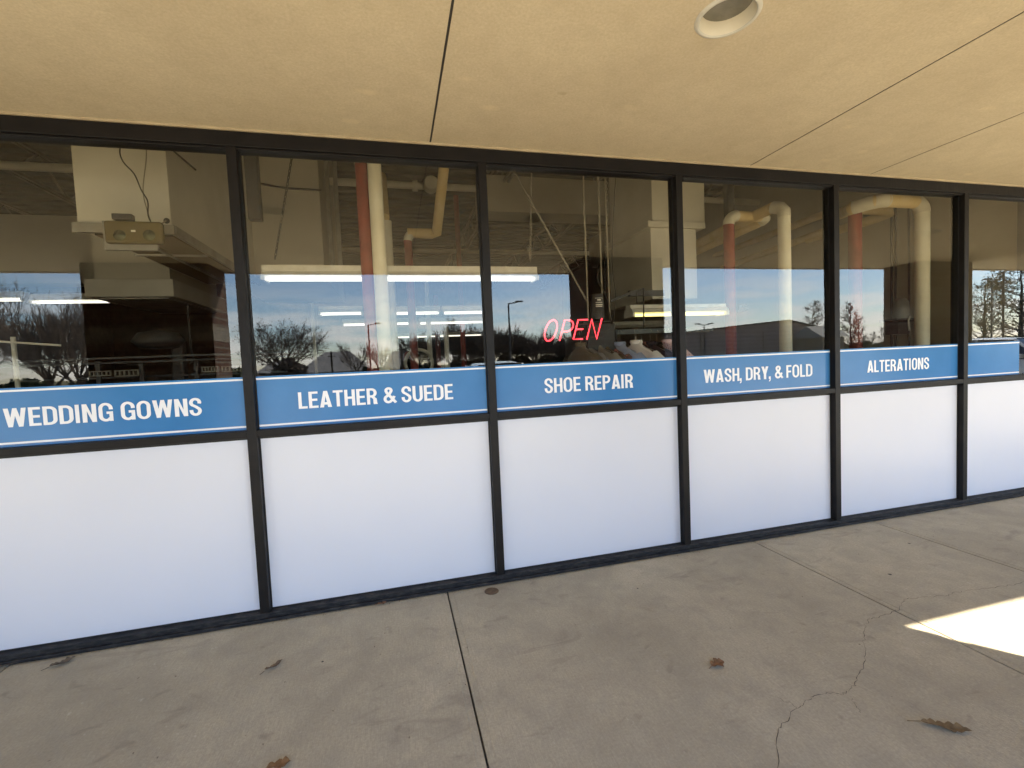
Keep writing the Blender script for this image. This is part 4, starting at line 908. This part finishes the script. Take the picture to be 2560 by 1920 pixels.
# ------------------------------------------------------------------ outdoors, mirrored in the glass
def tree_mesh(seed, H, **k):
    if k.get('leader'): return tree_grow(seed, H, 1.0, **k)
    T, C_, F = tree_grow(seed, H, 1.0, **k); LS = H / max(p.z for p in (C_.v or T.v))
    return tree_grow(seed, H, LS, **k)
def tree_grow(seed, H, LS, spread=.9, levels=4, r0=.2, twig=.02, trunk_h=.25, kids=(6, 5, 5, 4), upw=.2, leader=False, tuft=0, ts=.16, flat=1.0, el0=(.25, .6), lratio=(.55, .8), aim=None):
    rn = random.Random(seed); T = MB(); C_ = MB(); F = MB()
    def tufts(c0):
        for _ in range(tuft):
            c = c0 + Vector((rn.gauss(0, ts * 1.3), rn.gauss(0, ts * 1.3), rn.gauss(0, ts * .9))); a = Vector((rn.gauss(0, 1), rn.gauss(0, 1), rn.gauss(0, .6))).normalized() * rn.uniform(.4, 1.0) * ts; b = a.cross(Vector((rn.gauss(0, 1), rn.gauss(0, 1), rn.gauss(0, 1)))).normalized() * rn.uniform(.25, .6) * ts
            F.add([c - a, c + b, c + a, c - b], [(0, 1, 2, 3)])
    def br(p, d, ln, r, lv):
        pts = [p]; q = p.copy(); dd = d.copy(); n = 4 if lv < 3 else 3; jit = (.03, .07, .09, .10, .10, .10)[lv]
        for k in range(n):
            dd = (dd + Vector((rn.gauss(0, jit), rn.gauss(0, jit), rn.gauss(0, jit) + (upw * .3 if lv else 0)))).normalized(); q = q + dd * ln / n; pts.append(q.copy())
        end = max(twig * .7, r * .45); rad = [max(twig * .7, r + (end - r) * k / n) for k in range(n + 1)]
        (T if lv < 2 else C_).tube(pts, rad, 7 if lv == 0 else (5 if lv == 1 else 3), caps=False)
        if lv >= levels:
            if tuft: tufts(pts[-1])
            return
        kn = kids[min(lv, len(kids) - 1)]; az = rn.uniform(0, 6.28)
        for k in range(kn):
            s_ = ((.45 if lv == 0 else .22) + (.55 if lv == 0 else .76) * (k + rn.random() * .9) / kn); s_ = min(.999, s_)
            i = min(n - 1, int(s_ * n)); p1 = pts[i].lerp(pts[i + 1], s_ * n - i); ax = (pts[i + 1] - pts[i]).normalized()
            az += 2.4 + rn.uniform(-.4, .4); side = ax.orthogonal().normalized(); side.rotate(Matrix.Rotation(az, 3, ax))
            ang = rn.uniform(.5, .85) * spread * (1.15 if lv == 0 else .85)
            nd = (ax * cos(ang) + side * sin(ang)).normalized(); nd.z *= flat; nd.normalize()
            rr = (r + (end - r) * s_)
            br(p1, nd, ln * rn.uniform(*lratio) * (2.0 if lv == 0 else (1.1 - .45 * s_)), rr * (.62 if lv == 0 else .55), lv + 1)
        if lv: br(pts[-1], (pts[-1] - pts[-2]).normalized(), ln * .5, rad[-1], lv + 1)
    if leader:
        n = 12; pts = [Vector((rn.gauss(0, .006) * H, rn.gauss(0, .006) * H, H * k / n)) for k in range(n + 1)]
        T.tube(pts, [max(.03, r0 * (1 - .92 * k / n)) for k in range(n + 1)], 7, caps=False)
        for k in range(2, n + 1):
            for _ in range(6):
                q = rn.uniform(0, 2 * pi); lnn = H * .34 * spread * (1 - .60 * ((k - 2) / (n - 2)) ** 1.4) * rn.uniform(.7, 1.1); el = rn.uniform(*el0)
                br(pts[k] + Vector((0, 0, rn.uniform(-.4, .1))), Vector((cos(q) * cos(el), sin(q) * cos(el), sin(el))), lnn, r0 * .3 * (1 - .6 * k / n), 2)
    else:
        br(Vector((0, 0, 0)), Vector((0, 0, 1)), H * trunk_h * LS, r0, 0)
    return T, C_, F
def tree(name, lb, loc, group=None, bark=M_bark, twigm=M_twig, leafm=None, **k):
    T, C_, F = tree_mesh(**k); loc = Vector(loc)
    t = thing(name, lb, 'tree', loc, group)
    for M_ in (T, C_, F): M_.v = [p + loc for p in M_.v]
    mesh_obj('trunk', T, bark, t, recalc=False)
    if C_.v: mesh_obj('crown', C_, twigm, t, recalc=False)
    if F.v: mesh_obj('foliage', F, leafm, t, recalc=False)
    return t
GZ = -.17
# big bare trees mirrored in the left window
BG = 'big bare trees across the parking lot'
for u, Y, sd_, H_, lb in ((172, 27, 3, 7.0, 'big bare tree mirrored left of the brick pier, right trunk'), (112, 29, 9, 7.6, 'big bare tree mirrored at the left edge of the photo'), (-60, 31, 12, 7.6, 'big bare tree left of the ones mirrored in the glass')):
    p = mir(u, 830, Y); p.z = GZ
    tree('bare_tree', lb, p, BG, seed=sd_, H=H_, spread=.85, levels=4, r0=.17, twig=.014, trunk_h=.20, kids=(10, 7, 5, 4), upw=.25, lratio=(.55, .85))
# spreading tree with rusty tufts
p = mir(610, 800, 55); p.z = GZ
tree('spreading_tree', 'spreading tree with rusty leaf tufts mirrored left of the cream pipe', p, None, seed=6, H=8.0, spread=1.0, levels=4, r0=.30, twig=.03, trunk_h=.24, kids=(10, 5, 4, 3), upw=.16, tuft=2, ts=.13, leafm=M_tuft)
p = mir(768, 800, 60); p.z = GZ
tree('bare_tree', 'small bare tree mirrored between the two grey roofs', p, None, seed=21, H=5.4, spread=1.0, levels=3, r0=.15, twig=.035, trunk_h=.2, kids=(7, 5, 4), upw=.3)
p = mir(822, 800, 58); p.z = GZ
tree('bare_tree', 'thin bare tree mirrored behind the cream pipe', p, None, seed=22, H=4.8, spread=.7, levels=3, r0=.12, twig=.035, trunk_h=.25, kids=(6, 4, 4), upw=.3)
# wood of bare trees
RG_ = 'row of bare trees mirrored behind the OPEN sign'
p = mir(905, 800, 62); p.z = GZ
wt = tree('bare_tree', 'bare tree in the mirrored row right of the cream pipe', p, RG_, seed=31, H=6.3, spread=.95, levels=4, r0=.20, twig=.035, trunk_h=.22, kids=(8, 6, 5, 3), upw=.2)
p = mir(985, 800, 57); p.z = GZ
wt2 = tree('bare_tree', 'bare tree in the mirrored row behind the white conduit', p, RG_, seed=33, H=7.8, spread=.85, levels=4, r0=.24, twig=.035, trunk_h=.20, kids=(8, 7, 5, 3), upw=.25)
rw = [(940, 64, .95), (1012, 58, .97), (1035, 63, 1.05), (1050, 56, .95), (1066, 60, .95), (1088, 66, .95), (1112, 60, .90), (1130, 64, .95), (1152, 59, .78), (1170, 66, .88), (1192, 60, .76), (1212, 66, .82), (1232, 62, .74), (1250, 58, .8), (1275, 63, .8), (1300, 60, .75)]
rl = ['before the thin pole', 'beside the first window post, left', 'next to the first window post, tall', 'hidden by the first window post', 'just right of the first window post', 'left of the mirrored lamp post', 'right of the mirrored lamp post', 'second right of the mirrored lamp post', 'behind the space left of the letter O', 'behind the letter O', 'right of the letter O', 'behind the letter P', 'at the edge of the mirrored pier', 'behind the mirrored pier, left', 'behind the mirrored pier, middle', 'behind the mirrored pier, right']
for i, ((u, Y, s_), lb) in enumerate(zip(rw, rl)):
    q = mir(u, 790, Y); dup(wt2 if i % 2 else wt, (q.x, q.y, GZ), random.uniform(0, 6.28), s_ * random.uniform(.95, 1.05), 'bare tree in the mirrored row ' + lb)
# trees behind the brown building and further right
p = mir(1756, 760, 66); p.z = GZ
t5 = tree('bare_tree', 'tall narrow tree with clumped twigs mirrored at the right of the fourth window', p, None, seed=41, H=9.6, spread=.75, levels=3, r0=.22, twig=.04, kids=(5, 5, 4, 3), leader=True, tuft=2, ts=.16, leafm=M_tuft)
for u, Y, s_, lb in ((1735, 70, .68, 'bare tree behind the gable of the brown building'), (1716, 72, .62, 'bare tree above the brown roof left of the gable'), (1700, 76, .66, 'bare tree behind the ridge of the brown roof'), (1838, 68, .97, 'bare tree mirrored at the left of the ALTERATIONS window'), (1855, 74, .8, 'second bare tree mirrored in the ALTERATIONS window'), (1905, 72, .5, 'low bare tree mirrored beside the pier in the ALTERATIONS window'), (1885, 85, .45, 'far low bare tree mirrored in the ALTERATIONS window'), (1492, 60, .62, 'bare tree mirrored left of the brown roof'), (1600, 84, .62, 'bare tree peeping over the middle of the brown roof')):
    q = mir(u, 750, Y); dup(wt2 if u < 1800 else t5, (q.x, q.y, GZ), random.uniform(0, 6), s_, lb)
p = mir(2126, 740, 45); p.z = GZ
tree('spreading_tree', 'tree with brown leaf clumps mirrored in the last window', p, None, seed=51, H=9.6, spread=.95, levels=3, r0=.26, twig=.035, kids=(5, 5, 4, 3), leader=True, tuft=4, ts=.17, leafm=M_tuft)
p = mir(2205, 740, 40); p.z = GZ
tree('evergreen_tree', 'broad olive evergreen mirrored at the right edge of the photo', p, None, seed=52, H=11.4, spread=1.1, levels=3, r0=.35, twig=.03, kids=(5, 6, 5, 3), leader=True, tuft=9, ts=.2, el0=(.1, .4), leafm=M_evg)

# hedges and low scrub: clumps of leaf-sized faces
def hedge(name, lb, x0, x1, y, h, n, m, seed, dep=2.0, lf=.14):
    rn = random.Random(seed); B = MB()
    for _ in range(n):
        x = rn.uniform(x0, x1); top = h * (.65 + .35 * sin(x * 1.3 + seed) * sin(x * .47 + 1) + .12 * rn.random()); z = GZ + top * rn.random() ** .6
        c = Vector((x, y + rn.gauss(0, dep / 3), z)); a = Vector((rn.gauss(0, 1), rn.gauss(0, 1), rn.gauss(0, 1))).normalized() * lf * rn.uniform(.6, 1.4); b = a.cross(Vector((rn.gauss(0, 1), rn.gauss(0, 1), rn.gauss(0, 1)))).normalized() * lf * .7
        B.add([c - a, c + b, c + a, c - b], [(0, 1, 2, 3)])
    return tag(mesh_obj(name, B, m, recalc=False), lb, 'hedge')
q0 = mir(560, 800, 50).x; q1 = mir(660, 800, 50).x
hedge('scrub', 'brown leafless scrub mirrored below the spreading tree', q0, q1, -50, 3.0, 2600, M_twig, 3, lf=.2)
q0 = mir(785, 800, 56).x; q1 = mir(865, 800, 56).x
hedge('hedge', 'dark clipped hedge mirrored between the grey roofs', q0, q1, -56, 2.1, 3000, M_hedge, 4)
q0 = mir(865, 800, 62).x; q1 = mir(1330, 780, 62).x
hedge('hedge', 'long dark hedge mirrored under the row of bare trees', q0, q1, -66, 2.6, 9000, M_hedge, 5, lf=.2)
q0 = mir(-100, 830, 40).x; q1 = mir(540, 820, 40).x
hedge('hedge', 'low dark hedge mirrored behind the big bare trees', q0, q1, -40, 2.0, 5000, M_hedge, 6, lf=.2)
q0 = mir(1800, 740, 75).x; q1 = mir(2212, 740, 75).x
hedge('hedge', 'far olive hedge mirrored right of the brown building', q0, q1, -75, 2.4, 6000, M_evg, 7, lf=.3)

# houses with grey roofs
def house(lb, cx, Y, wx, dy, eave, ridge):
    t = thing('house', lb, 'house', (cx, -Y, GZ), 'houses across the road')
    B = MB(); B.box(cx - wx / 2 + .4, cx + wx / 2 - .4, -Y - dy + .4, -Y - .4, GZ, eave); mesh_obj('wall', B, M_tanw, t)
    x0, x1, y0, y1 = cx - wx / 2, cx + wx / 2, -Y - dy, -Y
    r0_, r1_ = (cx - wx * .18, -Y - dy / 2, ridge), (cx + wx * .18, -Y - dy / 2, ridge)
    B = MB(); B.add([(x0, y0, eave), (x1, y0, eave), (x1, y1, eave), (x0, y1, eave), r0_, r1_, (x0, y0, eave - .15), (x1, y0, eave - .15), (x1, y1, eave - .15), (x0, y1, eave - .15)],
                    [(3, 2, 5, 4), (2, 1, 5), (1, 0, 4, 5), (0, 3, 4), (6, 7, 1, 0), (7, 8, 2, 1), (8, 9, 3, 2), (9, 6, 0, 3), (9, 8, 7, 6)]); mesh_obj('roof', B, M_shing, t)
    for k in (-.25, .2):
        B = MB(); B.box(cx + wx * k - .6, cx + wx * k + .6, -Y - .40, -Y - .33, .7, min(eave - .3, 2.0)); mesh_obj('window', B, M_cglass, t)
a = mir(640, 808, 72); b = mir(800, 790, 72)
house('house with a broad grey hip roof mirrored left of the cream pipe', (a.x + b.x) / 2, 72, b.x - a.x, 12, 1.15, 4.4)
a = mir(824, 800, 74); b = mir(905, 790, 74)
house('house with a grey hip roof mirrored behind the cream pipe', (a.x + b.x) / 2, 74, b.x - a.x, 11, 1.2, 4.2)
a = mir(540, 808, 80); b = mir(640, 790, 80)
house('house with a grey roof mirrored behind the scrub', (a.x + b.x) / 2, 82, b.x - a.x, 10, 1.3, 3.6)
# brown building
t = thing('brown_building', 'long low dark brown building mirrored in the fourth window', 'building', (48, -54, GZ))
e0, rg, e1 = mir(1440, 720, 50), mir(1700, 690, 50), mir(1772, 706, 50)
xr = rg.x
B = MB(); B.prism([(e0.x, -50, GZ), (e1.x, -50, GZ), (e1.x, -50, e1.z - .15), (xr, -50, rg.z - .15), (e0.x, -50, e0.z - .15)], (0, -16, 0)); mesh_obj('wall', B, M_brsid, t)
B = MB()
for A_, B_ in ((e0, rg), (rg, e1)):
    B.add([(A_.x, -49.6, A_.z), (B_.x, -49.6, B_.z), (B_.x, -66.4, B_.z), (A_.x, -66.4, A_.z), (A_.x, -49.6, A_.z - .14), (B_.x, -49.6, B_.z - .14), (B_.x, -66.4, B_.z - .14), (A_.x, -66.4, A_.z - .14)],
          [(0, 1, 2, 3), (7, 6, 5, 4), (0, 4, 5, 1), (1, 5, 6, 2), (2, 6, 7, 3), (3, 7, 4, 0)])
mesh_obj('roof', B, M_pole, t)
for k in range(4):
    B = MB(); xx = e0.x + (e1.x - e0.x) * (.2 + .2 * k); B.box(xx, xx + .12, -49.95, -49.8, GZ, e0.z); mesh_obj('downpipe', B, M_tanw, t)
a = mir(1735, 705, 47); b = mir(1790, 725, 47)
t = thing('shed', 'small building with a pale metal gable roof beside the brown building', 'building', ((a.x + b.x) / 2, -47, GZ))
B = MB(); B.box(a.x + .3, b.x - .3, -49, -44.5, GZ, b.z - .3); mesh_obj('wall', B, M_tanw, t)
B = MB(); B.prism([(a.x, -44, b.z - .25), (a.x, -46.6, a.z), (a.x, -49.2, b.z - .25)], (b.x - a.x, 0, 0)); mesh_obj('roof', B, dirty('pale_metal_roof', (.42, .39, .33), (.36, .33, .28), 1, .6), t)

# lamp posts
def lamp_post(u, v, Y, arms, lb, hh=None):
    q = mir(u, v, Y); t = thing('street_lamp', lb, 'street lamp', (q.x, q.y, GZ), 'tall lamp posts in the parking lot'); ax = Vector((1, 0, 0))
    B = MB(); B.tube([(q.x, q.y, GZ), (q.x, q.y, q.z)], [.10, .07], 10); mesh_obj('pole', B, M_pole, t)
    for s_ in arms:
        B = MB(); B.bar((q.x, q.y, q.z - .05), (q.x + s_ * .9, q.y, q.z + .08), .07, .07); B.box(q.x + s_ * .7, q.x + s_ * 1.35, q.y - .17, q.y + .17, q.z + .085, q.z + .2); mesh_obj('lamp_head', B, M_pole, t)
    B = MB(); B.lathe((q.x, q.y, GZ), [(.3, 0), (.3, .75), (0, .75)], 16); mesh_obj('concrete_base', B, M_lot, t)
lamp_post(795, 700, 50, (1,), 'tall lamp post mirrored just left of the cream pipe')
lamp_post(1098, 656, 38, (1,), 'tall lamp post mirrored left of the OPEN sign')
lamp_post(1521, 701, 50, (-1, 1), 'lamp post mirrored over the left end of the brown roof')
lamp_post(2143, 606, 36, (-1, 1), 'double armed lamp post mirrored in the last window')
for u, v, Y, lb in ((715, 757, 58, 'utility pole mirrored left of the bare tree'), (866, 742, 54, 'short utility pole mirrored right of the cream pipe'), (2168, 586, 34, 'tall plain pole mirrored in front of the evergreen')):
    q = mir(u, v, Y); t = thing('utility_pole', lb, 'pole', (q.x, q.y, GZ)); B = MB(); B.tube([(q.x, q.y, GZ), (q.x, q.y, q.z)], .11, 8); mesh_obj('pole', B, M_bark, t)
    B = MB(); B.box(q.x - .5, q.x + .5, q.y - .16, q.y - .115, q.z - .7, q.z - .6); mesh_obj('cross_arm', B, M_bark, t)

# cars, nose towards the shop (+y)
def car(x, y0, m, lb, Lc=4.6, Wd=1.82, H=1.5, suv=False):
    z0 = -.15; t = thing('parked_car', lb, 'car', (x, y0 - Lc / 2, z0), 'cars parked facing the shop')
    hw = Wd / 2; hood = .98 if suv else .88; belt = 1.05 if suv else .93
    st = [(0.0, .42, .55), (.12, .30, hood - .22), (.45, .24, hood - .08), (1.25, .22, hood + .02), (1.75, .22, belt), (3.0, .22, belt + .02), (Lc - .6, .24, belt + .03), (Lc - .15, .30, belt - .02), (Lc, .42, belt - .2)]
    B = MB(); n = 12
    for s_, zb, ztp in st:
        e = .10 if 0 < s_ < Lc else .22; e = .05 if .4 < s_ < Lc - .5 else e
        sec = [(-hw + e, zb), (-hw + .02 + e, zb + .12), (-hw + e - .0, (zb + ztp) / 2), (-hw + .05 + e, ztp - .10), (-hw + .13 + e, ztp), (-.3, ztp + .03), (.3, ztp + .03), (hw - .13 - e, ztp), (hw - .05 - e, ztp - .10), (hw - e, (zb + ztp) / 2), (hw - .02 - e, zb + .12), (hw - e, zb)]
        for a_, b_ in sec: B.v.append(Vector((x + a_, y0 - s_, z0 + b_)))
    for i in range(len(st) - 1):
        for k in range(n):
            k2 = (k + 1) % n; B.f.append((i * n + k, i * n + k2, (i + 1) * n + k2, (i + 1) * n + k))
    B.f.append(tuple(range(n))); B.f.append(tuple((len(st) - 1) * n + k for k in range(n))); bd = mesh_obj('body', B, m, t, smooth='auto')
    s0, s1, s2, s3 = (1.25, 2.0, 3.9 if suv else 3.3, Lc - .25 if suv else Lc - .75)
    cab = [(s0, belt + .0, hw - .12, hw - .14), (s1, H - .03, hw - .34, 0), ((s1 + s2) / 2, H + .02, hw - .32, 0), (s2, H - .02, hw - .34, 0), (s3, belt + .02, hw - .16, 0)]
    def sect(B, inset, zoff):
        o = len(B.v)
        for i, (s_, z, hwt, _) in enumerate(cab):
            top = z; hb = hw - .10
            for a_, b_ in ((-hb, belt - .02), (-(hb * .55 + hwt * .45), (belt + top) / 2), (-hwt, top - .04), (-hwt + .12, top), (hwt - .12, top), (hwt, top - .04), (hb * .55 + hwt * .45, (belt + top) / 2), (hb, belt - .02)):
                B.v.append(Vector((x + a_ * inset, y0 - s_, z0 + b_ + zoff)))
        for i in range(len(cab) - 1):
            for k in range(7): B.f.append((o + i * 8 + k, o + i * 8 + k + 1, o + (i + 1) * 8 + k + 1, o + (i + 1) * 8 + k))
    B = MB(); sect(B, .985, -.012); mesh_obj('window', B, M_cglass, t, smooth='auto')
    B = MB()
    prs = [(s1, H - .03), ((s1 + s2) / 2, H + .02), (s2, H - .02)]
    o = 0
    for s_, z in prs:
        for a_, b_ in ((-hw + .33, -.045), (-hw + .44, .0), (hw - .44, .0), (hw - .33, -.045)): B.v.append(Vector((x + a_, y0 - s_, z0 + z + b_ + .004)))
    for i in range(2):
        for k in range(3): B.f.append((i * 4 + k, i * 4 + k + 1, (i + 1) * 4 + k + 1, (i + 1) * 4 + k))
    for sg in (-1, 1):
        for sa, za, sb, zb_, wa, wb in ((s0 + .05, belt + .02, s1, H - .06, hw - .12, hw - .34), (s2, H - .05, s3 - .02, belt + .04, hw - .34, hw - .16), ((s1 + s2) / 2 + .1, belt, (s1 + s2) / 2 + .05, H - .04, hw - .105, hw - .325)):
            B.bar((x + sg * wa, y0 - sa, z0 + za), (x + sg * wb, y0 - sb, z0 + zb_), .05, .06)
    mesh_obj('roof', B, m, t, smooth='auto')
    for sg in (-1, 1):
        for yy in (.85, Lc - .95):
            wc = Vector((x + sg * (hw - .10), y0 - yy, z0 + .33)); B = MB(); B.lathe(wc, [(.0, -.1), (.24, -.1), (.32, -.09), (.335, -.05), (.335, .05), (.32, .09), (.24, .1), (.0, .1)], 24, (1, 0, 0)); wh = mesh_obj('wheel', B, M_tire, t, smooth='auto')
            B = MB(); B.lathe(wc + Vector((sg * .102, 0, 0)), [(0, 0), (.05, 0), (.2, -.02 * sg), (.22, 0)], 20, (1, 0, 0)); mesh_obj('rim', B, M_rim, wh)
        B = MB(); B.lathe((x + sg * (hw - .33), y0 - .03, z0 + hood - .25), [(0, .03), (.12, .02), (.17, -.06)], 14, (0, 1, 0)); mesh_obj('headlight', B, M_head, t, smooth=True)
        B = MB(); B.box(x + sg * (hw - .42), x + sg * (hw - .18), y0 - Lc - .01, y0 - Lc + .06, z0 + belt - .3, z0 + belt - .12); mesh_obj('tail_light', B, M_tail, t, bevel=.01)
        B = MB(); B.box(x + sg * (hw - .08), x + sg * (hw + .10), y0 - 1.72, y0 - 1.62, z0 + belt, z0 + belt + .13); mesh_obj('wing_mirror', B, m, t, bevel=.03)
    B = MB(); B.box(x - .45, x + .45, y0 - .02, y0 + .012, z0 + .5, z0 + hood - .28); mesh_obj('grille', B, M_black, t, bevel=.01)
    return t
car(2.40, -5.5, paint('white_car_paint', (.78, .78, .77)), 'white car mirrored below the OPEN sign window', H=1.66, suv=False)
car(-.45, -5.7, paint('maroon_car_paint', (.16, .02, .022)), 'maroon car mirrored behind the LEATHER & SUEDE window', H=1.58)
car(20.4, -5.4, paint('silver_car_paint', (.55, .56, .57)), 'silver car mirrored at the bottom of the last window', H=1.72, suv=True)
